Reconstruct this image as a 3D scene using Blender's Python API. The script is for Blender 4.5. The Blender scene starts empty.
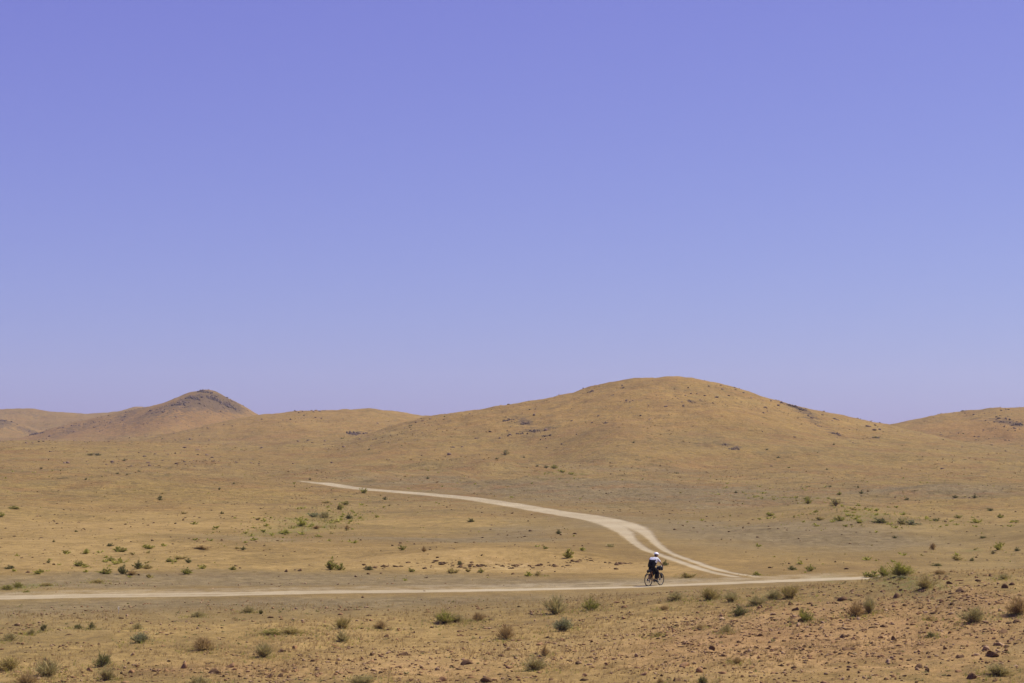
import bpy, bmesh, math, random
import numpy as np
from mathutils import Vector, Matrix
PI = math.pi
rng = np.random.default_rng(11); random.seed(11)
scn = bpy.context.scene
col = scn.collection
W_, H_ = 1024, 683
F = 1991.0                      # focal length in pixels (70 mm on 36 mm)
CH = 7.4                        # camera height over the road plain
PITCH = math.atan(98.5 / F)
CP, SP = math.cos(PITCH), math.sin(PITCH)

# ------------------------------------------------------------------ helpers
def ray(u, v):
    a, b = u - 512.0, 341.5 - v
    return np.array([a, CP*F - SP*b, SP*F + CP*b]) / (CP*F - SP*b)     # per metre of y
def tagp(o, label=None, cat=None, group=None, kind=None):
    if label: o['label'] = label
    if cat: o['category'] = cat
    if group: o['group'] = group
    if kind: o['kind'] = kind
    return o
def empty(name, loc=(0, 0, 0), rz=0):
    o = bpy.data.objects.new(name, None); col.objects.link(o)
    o.location = loc; o.rotation_euler = (0, 0, rz); o.empty_display_size = .2
    return o
def link_mesh(name, me, mats, parent=None, smooth=False):
    o = bpy.data.objects.new(name, me); col.objects.link(o)
    for m in (mats if isinstance(mats, (list, tuple)) else [mats]): me.materials.append(m)
    if parent is not None: o.parent = parent
    if smooth: me.polygons.foreach_set('use_smooth', np.ones(len(me.polygons), bool))
    return o
def np_mesh(name, V, Fc):
    V = np.asarray(V, np.float32); Fc = np.asarray(Fc, np.int32)
    me = bpy.data.meshes.new(name)
    n = Fc.shape[1]
    me.vertices.add(len(V)); me.vertices.foreach_set('co', V.ravel())
    me.loops.add(Fc.size); me.loops.foreach_set('vertex_index', Fc.ravel())
    me.polygons.add(len(Fc))
    me.polygons.foreach_set('loop_start', np.arange(0, Fc.size, n, dtype=np.int32))
    me.polygons.foreach_set('loop_total', np.full(len(Fc), n, np.int32))
    me.update(calc_edges=True)
    return me
def fattr(me, name, arr):
    a = me.attributes.new(name, 'FLOAT', 'POINT'); a.data.foreach_set('value', np.asarray(arr, np.float32))

# ------------------------------------------------------------------ noise
_perm = rng.permutation(4096)
_ang = rng.random(4096) * 2 * PI
def perlin(x, y):
    xi = np.floor(x).astype(np.int64); yi = np.floor(y).astype(np.int64)
    xf = x - xi; yf = y - yi
    u = xf*xf*xf*(xf*(xf*6-15)+10); v = yf*yf*yf*(yf*(yf*6-15)+10)
    def g(ix, iy, dx, dy):
        h = _ang[_perm[(_perm[ix & 4095] + iy) & 4095]]
        return np.cos(h)*dx + np.sin(h)*dy
    n00 = g(xi, yi, xf, yf); n10 = g(xi+1, yi, xf-1, yf)
    n01 = g(xi, yi+1, xf, yf-1); n11 = g(xi+1, yi+1, xf-1, yf-1)
    return ((n00*(1-u)+n10*u)*(1-v) + (n01*(1-u)+n11*u)*v) * 1.5
def fbm(x, y, s, octv=4, off=0.0):
    x = np.asarray(x, float)/s + off; y = np.asarray(y, float)/s - off*.7
    t = 0; a = 1; n = 0
    for k in range(octv):
        t = t + a*perlin(x, y); n += a; x = x*2.03+11.3; y = y*2.03-7.1; a *= .5
    return t/n*1.6
def sst(t):
    t = np.clip(t, 0, 1); return t*t*(3-2*t)

# ------------------------------------------------------------------ terrain
# each ridge: distance, skyline points, front width, back width, roughness, blend
RID = [
 (1950, [(-900,395),(-400,402),(-150,398),(-60,404),(0,409),(30,408),(60,412),(85,414),(120,411),(137,406),(152,408),(200,425),(260,450)], 300, 500, .10, 8),
 (1600, [(-600,402),(-300,410),(-120,404),(-40,413),(0,418),(20,424),(40,432),(75,443)], 170, 300, .10, 6),
 (1450, [(40,438),(70,426),(100,417),(130,410),(150,406),(165,402),(180,395.5),(192,390.5),(205,388.5),(216,391),(228,398),(242,405),(258,414.5),(292,428),(340,445)], 330, 300, .085, 6),
 (960,  [(60,447),(120,440),(180,432),(215,424),(255,415.5),(300,410.5),(340,410),(370,408.5),(395,411),(420,415.5),(450,418),(520,430),(600,445)], 330, 260, .05, 4),
 (820,  [(780,450),(830,438),(880,426),(910,421),(940,415),(965,411),(985,408.5),(1010,408),(1040,407),(1100,401),(1200,392),(1350,398),(1600,425),(1900,440)], 230, 260, .05, 4),
 (690,  [(360,436),(400,424),(430,415.5),(460,411.5),(500,406.5),(540,400),(570,393),(600,384.5),(620,380),(645,376.5),(670,375.5),(690,377),(715,382),(740,389),(765,396.5),(790,404),(830,413),(865,421),(885,425),(905,430),(960,446),(1024,459),(1100,468)], 230, 240, .06, 4),
 (560,  [(520,462),(560,442),(590,429),(614,422),(642,425),(693,440),(754,455),(800,466),(860,474)], 120, 110, .06, 3),
 (690,  [(-1400,425),(-700,432),(-300,437),(-50,440),(60,441),(150,442),(220,444),(300,450),(380,462)], 330, 250, .03, 2),
 (430,  [(-600,470),(150,472),(330,469),(420,464),(490,461.5),(540,466),(590,472),(640,478)], 60, 110, .04, 1),
 (350,  [(-1200,455),(-400,462),(-100,467),(0,470),(150,474),(250,478),(300,480.8),(340,484)], 150, 60, .03, .8),
 (200,  [(-900,488),(-200,500),(0,506),(100,511),(180,514)], 75, 60, .05, .4),
 (190,  [(690,518),(740,516),(780,513.5),(815,509.5),(850,508),(885,511),(920,516),(960,523),(1000,530)], 55, 38, .05, .3),
 (285,  [(850,492),(900,489),(960,487.5),(1024,486),(1200,480),(1500,470)], 60, 60, .05, .5),
 (142,  [(905,546),(950,543),(985,539),(1024,534),(1100,524),(1300,505)], 26, 45, .06, .4),
 (125,  [(350,559),(380,555),(430,551.5),(480,549),(530,548.5),(575,551),(610,556),(640,560)], 6, 22, .05, .15),
 (84,   [(480,618),(560,613),(640,605),(700,599.5),(800,591),(865,584),(885,580),(903,575.3),(940,573),(980,571),(1024,568),(1200,553),(1500,545)], 60, 17, .03, .3),
]
RIDC = []
for D, pts, wf, wb, ro, k in RID:
    xs, zs = [], []
    for u, v in pts:
        r = ray(u, v); xs.append(r[0]*D); zs.append(CH + r[2]*D)
    xs = np.array(xs); zs = np.array(zs)
    gx = np.linspace(xs[0]-D*.12, xs[-1]+D*.12, 900)
    lo = np.interp(gx, xs, zs)
    lo *= sst((gx-gx[0])/(D*.12)) * sst((gx[-1]-gx)/(D*.12))
    step = (gx[1]-gx[0]); sg = max(1, D*(2.2 if D > 1000 else 5)/F/step); kk = np.arange(-int(3*sg), int(3*sg)+1)
    w = np.exp(-kk**2/(2*sg*sg)); w /= w.sum()
    lo = np.convolve(np.pad(lo, len(kk)//2, mode='edge'), w, 'valid')
    RIDC.append((D, gx, np.clip(lo, 0, None), wf, wb, ro, k))
def terrain0(x, y, rough=True):
    x = np.asarray(x, float); y = np.asarray(y, float)
    z = np.zeros_like(x + y)
    warp = fbm(x, y, 130, 3, 5.2)
    for i, (D, gx, gz, wf, wb, ro, k) in enumerate(RIDC):
        h = np.interp(x, gx, gz, left=0, right=0)
        yy = y + warp*wf*.14*np.clip(np.abs(y-D)/wf, 0, 1)
        s = np.where(yy < D, (yy-(D-wf))/wf, ((D+wb)-yy)/wb)
        S = sst(s)
        if D > 400: S = S*.55 + .45*np.clip(s, 0, 1)**1.6
        r = h*S; ro = ro*1.25
        if rough and D > 150:
            n = fbm(x*1.25, y*.55, max(wf*.33, 12), 5, 3.1*i)
            r = r + n*ro*h*np.clip(s, 0, 1)*(1.0-.94*np.clip(s, 0, 1)**2.5)*2.0
            r = np.maximum(r, 0)
        ke = np.clip(np.minimum(z, r), 0, k) + 1e-6
        z = np.maximum(z, r) + np.clip(ke-np.abs(z-r), 0, None)**2/(4*ke)
    rr = np.hypot(x, y)
    # far hills all round, outside the photographed sector
    a = np.abs(np.arctan2(x, y))
    side = sst((a-.36)/.25)
    ring = (25+55*np.clip(fbm(x, y, 700, 4, 9.), 0, 1))*sst((rr-900)/700)*(1-.8*sst((rr-2200)/900))
    z = z + side*ring
    # the rise the photographer stands on
    z = z + (CH-1.7-.2)*(1-sst(rr/40.0))
    return z
def hit(u, v, fn):
    r = ray(u, v)
    d = np.geomspace(35, 420, 260) if v > 497 else np.geomspace(150, 2600, 420)
    for _ in range(2):                       # coarse march, then refine inside the bracket
        t = CH + r[2]*d - fn(r[0]*d, d)
        i = max(1, np.argmax(t <= 0)) if np.any(t <= 0) else len(d)-1
        if _ == 0: d = np.linspace(d[i-1], d[i], 16)
    d0, d1 = d[i-1], d[i]
    t0, t1 = t[i-1], t[i]
    dd = d0 + (d1-d0)*t0/(t0-t1+1e-12)
    return np.array([r[0]*dd, dd])
nf = lambda x, y: terrain0(x, y, False)
def path(pts, ext=()):
    P = [hit(u, v, nf) for u, v in pts]
    P = [np.array(e) for e in ext] + P
    P = np.array(P)
    # resample + smooth
    s = np.r_[0, np.cumsum(np.hypot(*np.diff(P, axis=0).T))]
    n = int(s[-1]/.6); t = np.linspace(0, s[-1], n)
    Q = np.c_[np.interp(t, s, P[:, 0]), np.interp(t, s, P[:, 1])]
    kk = np.arange(-14, 15); w = np.exp(-kk**2/(2*6.0**2)); w /= w.sum()
    for j in range(2):
        q = np.pad(Q[:, j], 14, mode='reflect', reflect_type='odd'); Q[:, j] = np.convolve(q, w, 'valid')
    return Q
ROAD = path([(0,598.5),(100,596.7),(200,595),(300,593.3),(400,592),(500,590.8),(560,589.8),(618,588.5),(657,587.3),(716,585),(759,582.6),(800,580.8),(830,579.6),(865,578.6)])
d = ROAD[-1]-ROAD[-20]; d /= np.hypot(*d)
ext = [ROAD[-1]+d*t + np.array([0, -.010*t*t]) for t in np.arange(1, 70, .6)]
d2 = ROAD[0]-ROAD[20]; d2 /= np.hypot(*d2)
ext2 = [ROAD[0]+d2*t for t in np.arange(90, .5, -.6)]
ROAD = np.vstack([ext2, ROAD, ext])
BA = path([(800,581.5),(765,579.5),(737,576),(716,570),(689,560.5),(667,552.7),(656,543.5),(646,533),(634,526),(613,520.5),(590,516),(560,512.6),(520,505.5),(470,497.6),(430,494.2),(390,491),(350,487.3),(322,482.9),(295,480.2)])
BB_ = path([(790,583),(750,580.5),(722,576.8),(697,568.4),(677,561.5),(663.5,556.6),(646,551),(634,543),(626,533.5),(614,525.8),(595,520),(560,514.6),(520,507),(470,499),(430,495.4),(390,492),(350,488),(322,483.6),(297,480.8)])
tt = np.linspace(0, 1, 600)
def rs(P, n=600):
    tt = np.linspace(0, 1, n)
    q = np.r_[0, np.cumsum(np.hypot(*np.diff(P, axis=0).T))]; return np.c_[np.interp(tt*q[-1], q, P[:, 0]), np.interp(tt*q[-1], q, P[:, 1])]
TRACK = (rs(BA)+rs(BB_))/2
OLD = path([(668,552),(640,541),(600,536),(560,533),(525,527),(503,519),(500,511),(520,506)])
def dist_path(x, y, P, rmax=14):
    """distance to a polyline, only computed near it"""
    x = np.asarray(x, float).ravel(); y = np.asarray(y, float).ravel()
    out = np.full(len(x), 1e3)
    lo = P.min(0)-rmax; hi = P.max(0)+rmax
    idx = np.nonzero((x > lo[0]) & (x < hi[0]) & (y > lo[1]) & (y < hi[1]))[0]
    Q = P[::(1 if rmax < 10 else 3)]
    for k in range(0, len(idx), 20000):
        j = idx[k:k+20000]
        dd = (x[j, None]-Q[None, :, 0])**2 + (y[j, None]-Q[None, :, 1])**2
        out[j] = np.sqrt(dd.min(1))
    return out
def terrain(x, y):
    shp = np.broadcast(x, y).shape
    x = np.broadcast_to(np.asarray(x, float), shp); y = np.broadcast_to(np.asarray(y, float), shp)
    za = terrain0(x, y, True); 
    rr = np.hypot(x, y)
    und = fbm(x, y, 26, 4, 1.7)*.16*np.clip(rr/110, .5, 4)*(1+1.1*sst((rr-105)/40))*(1-.72*sst((rr-400)/150)) + (fbm(x, y, 2.6, 3, 4.4)*.07 + fbm(x, y, .95, 2, 1.4)*.045)*np.clip(1.6-rr/110, 0, 1) + fbm(x, y, 9., 4, 4.1)*.5*sst((rr-420)/250)
    m = np.minimum(dist_path(x, y, ROAD), dist_path(x, y, TRACK)).reshape(shp)
    k = sst((m-4.6)/6)
    zb = terrain0(x, y, False) if np.any(k < 1) else za
    return za*k + zb*(1-k) + und*(k*.94+.06)
def ground(u, v):
    p = hit(u, v, terrain); return Vector((p[0], p[1], float(terrain(np.array([p[0]]), np.array([p[1]]))[0])))
def gz(x, y): return float(terrain(np.array([x]), np.array([y]))[0])

# ------------------------------------------------------------------ materials
def mat(name, rough=.9, spec=.2):
    m = bpy.data.materials.new(name); m.use_nodes = True
    n = m.node_tree.nodes; b = n['Principled BSDF']
    b.inputs['Roughness'].default_value = rough; b.inputs['Specular IOR Level'].default_value = spec
    return m, n, m.node_tree.links, b
def simple(name, c, rough=.8, spec=.3, metal=0., var=.12, scale=30.):
    m, n, l, b = mat(name, rough, spec)
    b.inputs['Metallic'].default_value = metal
    tc = n.new('ShaderNodeTexCoord'); nz = n.new('ShaderNodeTexNoise'); nz.inputs['Scale'].default_value = scale
    l.new(tc.outputs['Object'], nz.inputs['Vector'])
    mx = n.new('ShaderNodeMix'); mx.data_type = 'RGBA'
    mx.inputs[6].default_value = (*[q*(1-var) for q in c], 1); mx.inputs[7].default_value = (*[min(1, q*(1+var)) for q in c], 1)
    l.new(nz.outputs['Fac'], mx.inputs[0]); l.new(mx.outputs[2], b.inputs['Base Color'])
    return m

def ground_material():
    m, n, l, b = mat('ground_soil', .96, .08)
    geo = n.new('ShaderNodeNewGeometry')
    def noise(scale, detail=4, rough=.6, off=0, sx=1, sy=1):
        mp = n.new('ShaderNodeMapping'); mp.inputs['Location'].default_value = (off, off*.7, 0); mp.inputs['Scale'].default_value = (sx, sy, 1)
        l.new(geo.outputs['Position'], mp.inputs['Vector'])
        t = n.new('ShaderNodeTexNoise'); t.inputs['Scale'].default_value = scale; t.inputs['Detail'].default_value = detail; t.inputs['Roughness'].default_value = rough
        l.new(mp.outputs[0], t.inputs['Vector']); return t.outputs['Fac']
    def at(name):
        a = n.new('ShaderNodeAttribute'); a.attribute_name = name; return a.outputs['Fac']
    def M(op, a, b_=0., c=None, clamp=False):
        q = n.new('ShaderNodeMath'); q.operation = op; q.use_clamp = clamp
        for i, s in enumerate((a, b_) if c is None else (a, b_, c)):
            if isinstance(s, (int, float)): q.inputs[i].default_value = s
            else: l.new(s, q.inputs[i])
        return q.outputs[0]
    def ramp(f, lo, hi):
        r = n.new('ShaderNodeMapRange'); r.interpolation_type = 'SMOOTHSTEP'; l.new(f, r.inputs[0])
        r.inputs[1].default_value = lo; r.inputs[2].default_value = hi; return r.outputs[0]
    def mix(f, a, c, mode='MIX'):
        q = n.new('ShaderNodeMix'); q.data_type = 'RGBA'; q.blend_type = mode
        if isinstance(f, (int, float)): q.inputs[0].default_value = f
        else: l.new(f, q.inputs[0])
        for i, s in ((6, a), (7, c)):
            if isinstance(s, tuple): q.inputs[i].default_value = (*s, 1)
            else: l.new(s, q.inputs[i])
        return q.outputs[2]
    big = noise(.012, 5, .62, 3); mid = noise(.11, 5, .65, 8); fine = noise(1.3, 6, .7, 1); grit = noise(7., 5, .75, 5)
    # gravel plain, two tints
    grey = mix(ramp(mid, .35, .65), (0.182, 0.127, 0.045), (0.232, 0.166, 0.061))
    gold = mix(ramp(fine, .3, .7), (0.201, 0.133, 0.038), (0.260, 0.179, 0.055))
    gf = M('ADD', at('gold'), M('MULTIPLY', M('SUBTRACT', mid, .5), 1.5))
    gf = M('ADD', gf, M('MULTIPLY', M('SUBTRACT', fine, .5), 1.0))
    c = mix(ramp(gf, .12, .88), grey, gold)
    c = mix(M('MULTIPLY', ramp(big, .42, .62), .35), c, (0.213, 0.127, 0.038))
    gv = ramp(M('ADD', at('gravel'), M('MULTIPLY', M('SUBTRACT', mid, .5), 1.2)), .15, .8)
    c = mix(M('MULTIPLY', gv, .9), c, mix(ramp(fine, .35, .65), (0.145, 0.108, 0.048), (0.201, 0.153, 0.072)))
    far_ = noise(.22, 5, .75, 47)
    c = mix(M('MULTIPLY', ramp(far_, .52, .68), .35), c, (0.141, 0.092, 0.041))
    c = mix(M('MULTIPLY', ramp(far_, .46, .34), .30), c, (0.264, 0.192, 0.078))
    red = M('ADD', at('red'), M('MULTIPLY', M('SUBTRACT', fine, .5), 1.3))
    c = mix(M('MULTIPLY', ramp(red, .15, 1.), .8), c, mix(ramp(grit, .35, .65), (0.154, 0.077, 0.025), (0.285, 0.163, 0.054)))
    grn = M('ADD', at('green'), M('MULTIPLY', M('SUBTRACT', mid, .5), 1.8))
    grn = M('MULTIPLY', grn, ramp(fine, .38, .58))
    c = mix(M('MULTIPLY', ramp(grn, .2, .8), .8), c, (0.121, 0.127, 0.035))
    pale = M('ADD', at('pale'), M('MULTIPLY', M('SUBTRACT', fine, .5), 2.4))
    c = mix(M('MULTIPLY', ramp(pale, .55, 1.1), .8), c, (0.442, 0.333, 0.151))
    # desert pavement: dark pebbles too small to model
    peb = n.new('ShaderNodeTexVoronoi'); peb.inputs['Scale'].default_value = 5.5; l.new(geo.outputs['Position'], peb.inputs['Vector'])
    pm = M('MULTIPLY', ramp(peb.outputs['Distance'], .33, .16), ramp(noise(1.1, 3, .6, 22), .42, .62))
    c = mix(M('MULTIPLY', pm, .55), c, (0.097, 0.062, 0.034))
    # sparse dry scrub flecks on the hillsides
    vo = n.new('ShaderNodeTexVoronoi'); vo.inputs['Scale'].default_value = .33; vo.inputs['Randomness'].default_value = 1.
    l.new(geo.outputs['Position'], vo.inputs['Vector'])
    sep = n.new('ShaderNodeSeparateColor'); l.new(vo.outputs['Color'], sep.inputs[0])
    size = M('MULTIPLY', sep.outputs[0], .34)
    vm = M('LESS_THAN', vo.outputs['Distance'], size)
    vm = M('MULTIPLY', M('MULTIPLY', vm, ramp(noise(.035, 5, .7, 31), .36, .56)), at('fleck'))
    c = mix(M('MULTIPLY', vm, .8), c, (0.107, 0.080, 0.026))
    mot = M('MULTIPLY', ramp(noise(.075, 6, .75, 71), .46, .64), at('fleck'))
    c = mix(M('MULTIPLY', mot, .65), c, (0.203, 0.113, 0.040))
    mo2 = M('MULTIPLY', ramp(noise(.16, 6, .8, 91), .50, .66), at('fleck'))
    c = mix(M('MULTIPLY', mo2, .60), c, (0.132, 0.100, 0.040))
    c = mix(M('MULTIPLY', at('slope'), M('MULTIPLY', ramp(far_, .30, .62), .62)), c, mix(ramp(mid, .35, .65), (0.259, 0.154, 0.048), (0.315, 0.194, 0.055)))
    nearf = M('SUBTRACT', 1., at('fleck'))
    st = M('MULTIPLY', M('MULTIPLY', ramp(gf, .35, 1.), nearf), .55)
    c = mix(st, c, (.330, .225, .085))
    c = mix(M('MULTIPLY', M('MULTIPLY', ramp(red, .2, .9), nearf), .40), c, (.330, .200, .092))
    # bedrock
    rk = M('ADD', at('rock'), M('MULTIPLY', M('SUBTRACT', noise(.28, 5, .7, 14), .5), 3.2))
    rk = ramp(rk, .40, .9)
    c = mix(M('MULTIPLY', rk, .85), c, mix(ramp(fine, .35, .65), (0.075, 0.054, 0.031), (0.132, 0.088, 0.043)))
    # beaten track
    tr = M('ADD', at('track'), M('MULTIPLY', M('SUBTRACT', noise(.9, 4, .6, 40, 1, .6), .5), .9))
    tr = ramp(tr, .22, 1.0)
    c = mix(M('MULTIPLY', tr, .95), c, mix(ramp(mid, .3, .7), (0.331, 0.266, 0.151), (0.405, 0.336, 0.202)))
    val = M('ADD', M('MULTIPLY', M('SUBTRACT', grit, .5), .9), M('ADD', M('MULTIPLY', M('SUBTRACT', fine, .5), .75), M('MULTIPLY', M('SUBTRACT', noise(.42, 5, .75, 61), .5), .75)))
    val = M('ADD', val, M('MULTIPLY', M('SUBTRACT', noise(.045, 5, .65, 83), .5), .55))
    val = M('ADD', M('MULTIPLY', val, M('SUBTRACT', 1., M('MULTIPLY', tr, .6))), 1.0)
    cc = n.new('ShaderNodeCombineColor'); [l.new(val, cc.inputs[i]) for i in range(3)]
    c = mix(1., c, cc.outputs[0], 'MULTIPLY')
    l.new(c, b.inputs['Base Color'])
    bp = n.new('ShaderNodeBump'); bp.inputs['Strength'].default_value = .55; bp.inputs['Distance'].default_value = .16
    hh = M('MULTIPLY', M('ADD', M('MULTIPLY', fine, 1.0), M('MULTIPLY', grit, .45)), M('SUBTRACT', 1., M('MULTIPLY', tr, .75)))
    l.new(hh, bp.inputs['Height'])
    b2 = n.new('ShaderNodeBump'); b2.inputs['Strength'].default_value = .9; b2.inputs['Distance'].default_value = 1.6
    l.new(M('MULTIPLY', M('ADD', noise(.10, 6, .72, 55), M('MULTIPLY', noise(.5, 4, .7, 77), .35)), at('fleck')), b2.inputs['Height'])
    l.new(b2.outputs[0], bp.inputs['Normal']); l.new(bp.outputs[0], b.inputs['Normal'])
    return m
GM = ground_material()

# ------------------------------------------------------------------ colour zones (soil, grass cover, bedrock), placed on the ground
def zone_pts(lst): 
    out = []
    for u, v, ru, rv, s in lst:
        p = hit(u, v, nf); q = hit(u, v-rv, nf); dz = np.clip(abs(q[1]-p[1]), 1.5, 90)
        out.append((p[0], p[1], ru*p[1]/F, dz, s))
    return out
Z_GOLD = zone_pts([(540,563,60,6,.6),(60,540,130,25,.45),(120,560,120,14,.3),(30,460,160,10,.45),(200,500,140,16,.35),(330,555,60,8,.25),(480,563,120,9,1.3),(560,560,50,10,.5),
 (680,572,45,6,.5),(120,450,150,5,.5),(640,405,90,10,.5),(720,430,80,12,.45),(480,440,120,14,.4),(340,430,70,8,.35),(900,460,100,14,.45),(960,440,80,10,.3),
 (770,500,60,8,.35),(960,505,90,10,.5),(640,450,90,8,.4),(330,645,110,22,.5),(120,655,90,18,.4),(540,650,120,20,.55),(760,665,80,16,.6),(660,625,90,12,.35),(470,612,60,8,.1),(30,676,60,12,.5),(600,600,70,6,.2)])
Z_GREY = zone_pts([(60,612,200,9,.55),(300,604,200,7,.6),(520,600,120,6,.45),(300,577,300,5,.9),(120,584,200,4,.7),(560,579,160,4,.7),(450,538,110,5,.8),(250,540,70,4,.5),(700,500,160,8,.6),
 (800,532,80,10,.7),(870,540,60,10,.6),(700,530,60,14,.6),(560,488,130,6,.9),(950,488,90,3,1.),(420,482,100,4,.6),(660,490,90,6,.6),(600,520,40,7,.5),(520,528,40,6,.6),(640,472,160,3,.5)])
Z_RED = zone_pts([(500,562,60,5,.4),(590,517,30,3,.3),(420,665,140,18,.55),(900,640,150,35,.6),(700,640,100,24,.5),(180,672,100,10,.55),(100,425,120,12,.5),(190,415,60,16,.55),(640,430,60,12,.45),(540,425,40,8,.35),(840,605,120,12,.3),(980,600,60,20,.35),(950,432,60,12,.7),(1010,430,50,12,.5)])
Z_ROCK = zone_pts([(206,397,18,7,.75),(224,403,14,6,.7),(236,408,8,4,.45),(190,403,16,6,.45),(170,410,24,6,.4),(140,418,24,5,.25),(353,432,9,2.6,.85),(365,431,7,2,.6),(525,421,8,4,.85),(535,430,16,5,.65),(553,428,10,4,.45),(509,419,10,3,.45),(510,430,30,10,.3),(310,412,20,2,.45),
 (795,407,12,3,.85),(803,409,6,2,.8),(691,400,4,2,.8),(705,404,30,9,.38),(660,382,40,4,.3),(735,448,9,2.4,.8),(725,444,5,1.6,.7),(836,433,6,2,.7),(876,437,5,1.6,.6),(1018,424,8,4,.85),(1000,421,12,3,.5),(970,412,30,2,.45),
 (30,432,14,3,.7),(5,421,8,2,.7),(72,428,16,3,.5),(130,412,12,2,.5),(20,412,30,2,.3),(900,416,20,2,.3),(620,388,12,3,.35),(585,392,10,3,.5),(860,422,20,2,.35),(990,440,30,8,.3),(560,440,30,8,.25)])
Z_GREEN = zone_pts([(320,518,40,9,.8),(290,530,40,6,.7),(130,562,70,10,.5),(30,586,40,4,.8),(860,518,80,8,.7),(890,575,36,5,.9),(500,375,1,1,0),(558,470,20,3,.6),(1000,550,20,5,.6),(960,556,50,6,.3),(790,500,40,8,.4),(330,630,60,8,.35),(120,630,50,8,.15),(560,620,40,12,.4),(820,600,90,5,.4),(700,592,80,4,.45),(640,545,30,7,.35),(990,455,50,4,.2)])
Z_PALE = zone_pts([(500,566,12,2.,.35),(512,561,10,2.,.3),(570,565,9,2.,.5),(470,564,60,5,.45),(545,564,50,5,.42),(430,568,30,3,.4),(400,565,20,3,.3)])
def zsum(x, y, Z):
    t = np.zeros_like(x)
    for px, py, rx, ry, s in Z:
        m = (np.abs(x-px) < rx*3) & (np.abs(y-py) < ry*3)
        t[m] += s*np.exp(-.5*(((x[m]-px)/rx)**2*1.6 + ((y[m]-py)/ry)**2*1.6))
    return t
def set_zones(me, x, y, z, track):
    wx = x + fbm(x, y, 14, 3, 2.2)*np.clip(y/60, .5, 9); wy = y + fbm(x, y, 22, 3, 6.2)*np.clip(y/25, 1, 30)
    rr = np.hypot(x, y)
    base = .42 + .22*fbm(x, y, 60, 3, 8.8) + .16*sst((rr-380)/250) 
    rd = dist_path(x, y, ROAD)
    base = base - .5*np.exp(-(rd/8.)**2)
    fattr(me, 'gold', np.clip(base + zsum(wx, wy, Z_GOLD) - zsum(wx, wy, Z_GREY), -.3, 1.3))
    fattr(me, 'red', np.clip(zsum(wx, wy, Z_RED) + .45*sst((rr-1150)/200), 0, 1))
    fattr(me, 'rock', np.clip(zsum(x, y, Z_ROCK), 0, 1.1)+.40*sst((rr-1100)/200)-.13)
    fattr(me, 'slope', sst((z-5)/9)*sst((rr-480)/120)*(1-.6*sst((rr-1050)/200)))
    fattr(me, 'gravel', np.clip(zsum(wx, wy, Z_GREY), 0, 1)*.95)
    fattr(me, 'green', np.clip(zsum(wx, wy, Z_GREEN), 0, 1)-.1)
    fattr(me, 'pale', zsum(wx, wy, Z_PALE))
    fattr(me, 'fleck', sst((rr-150)/120))
    fattr(me, 'track', track)

# ------------------------------------------------------------------ ground sheet (fan round the camera, fine where the photo looks)
half = math.radians(17.5)
A = np.r_[np.linspace(-PI, -half-.02, 110), np.linspace(-half, half, 1000), np.linspace(half+.02, PI, 110)]
R = np.r_[np.r_[.05, np.linspace(.0, 34, 24)[1:]], np.geomspace(35, 1000, 720), np.geomspace(1004, 3200, 200)]
RR, AA = np.meshgrid(R, A, indexing='ij')
X = (RR*np.sin(AA)); Y = (RR*np.cos(AA))
Zt = terrain(X, Y)
nr, na = X.shape
V = np.c_[X.ravel(), Y.ravel(), Zt.ravel()]
idx = np.arange(nr*na).reshape(nr, na)
Q = np.stack([idx[:-1, :-1], idx[:-1, 1:], idx[1:, 1:], idx[1:, :-1]], -1).reshape(-1, 4)[:, ::-1]
me = np_mesh('ground', V, Q)
set_zones(me, V[:, 0], V[:, 1], V[:, 2], np.maximum(0, .30*np.exp(-(dist_path(V[:, 0], V[:, 1], OLD)/2.2)**2)))
g = link_mesh('ground', me, GM, smooth=True); tagp(g, 'dry tan desert plain and grassy hills under a clear sky', kind='structure')

def ribbon(name, P, hw, prof, lift, label):
    T = np.gradient(P, axis=0); T /= np.hypot(T[:, 0], T[:, 1])[:, None]
    N = np.c_[-T[:, 1], T[:, 0]]
    K = 41; s = np.linspace(-1, 1, K)
    hwv = hw(np.arange(len(P))/len(P)) if callable(hw) else np.full(len(P), hw)
    X = P[:, None, 0] + N[:, None, 0]*s[None]*hwv[:, None]
    Y = P[:, None, 1] + N[:, None, 1]*s[None]*hwv[:, None]
    Zr = terrain(X, Y)
    edge = np.abs(s)[None]
    Zr = Zr + lift*(1-edge**4) - .02*(edge**8)
    V = np.c_[X.ravel(), Y.ravel(), Zr.ravel()]
    idx = np.arange(X.size).reshape(X.shape)
    Q = np.stack([idx[:-1, :-1], idx[:-1, 1:], idx[1:, 1:], idx[1:, :-1]], -1).reshape(-1, 4)[:, ::-1]
    me = np_mesh(name, V, Q)
    al = np.arange(len(P))[:, None]/len(P)
    tr = prof(s[None]*hwv[:, None] + .25*fbm(X, Y, 6, 2, 3.), al*np.ones_like(X), X, Y)
    set_zones(me, V[:, 0], V[:, 1], V[:, 2], tr.ravel())
    o = link_mesh(name, me, GM, smooth=True); tagp(o, label, kind='structure')
    return o
def prof_road(s, a, X, Y):
    w = np.interp(X, [-26, -8, 2, 9, 14, 22], [1.5, 1.1, .75, .65, .9, 1.2])
    bright = 1.1*np.exp(-(s/w)**4) - .45*np.exp(-(s/.35)**2)*sst((-4-X)/10)
    dull = .50*sst((s+.5)/.8)*sst((5.2-s)/1.8)*(1-sst((X-17)/4))
    return np.maximum(bright, dull)
ribbon('dirt_road', ROAD, 6.0, prof_road, .04, 'pale dirt road running straight across the plain')
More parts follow.
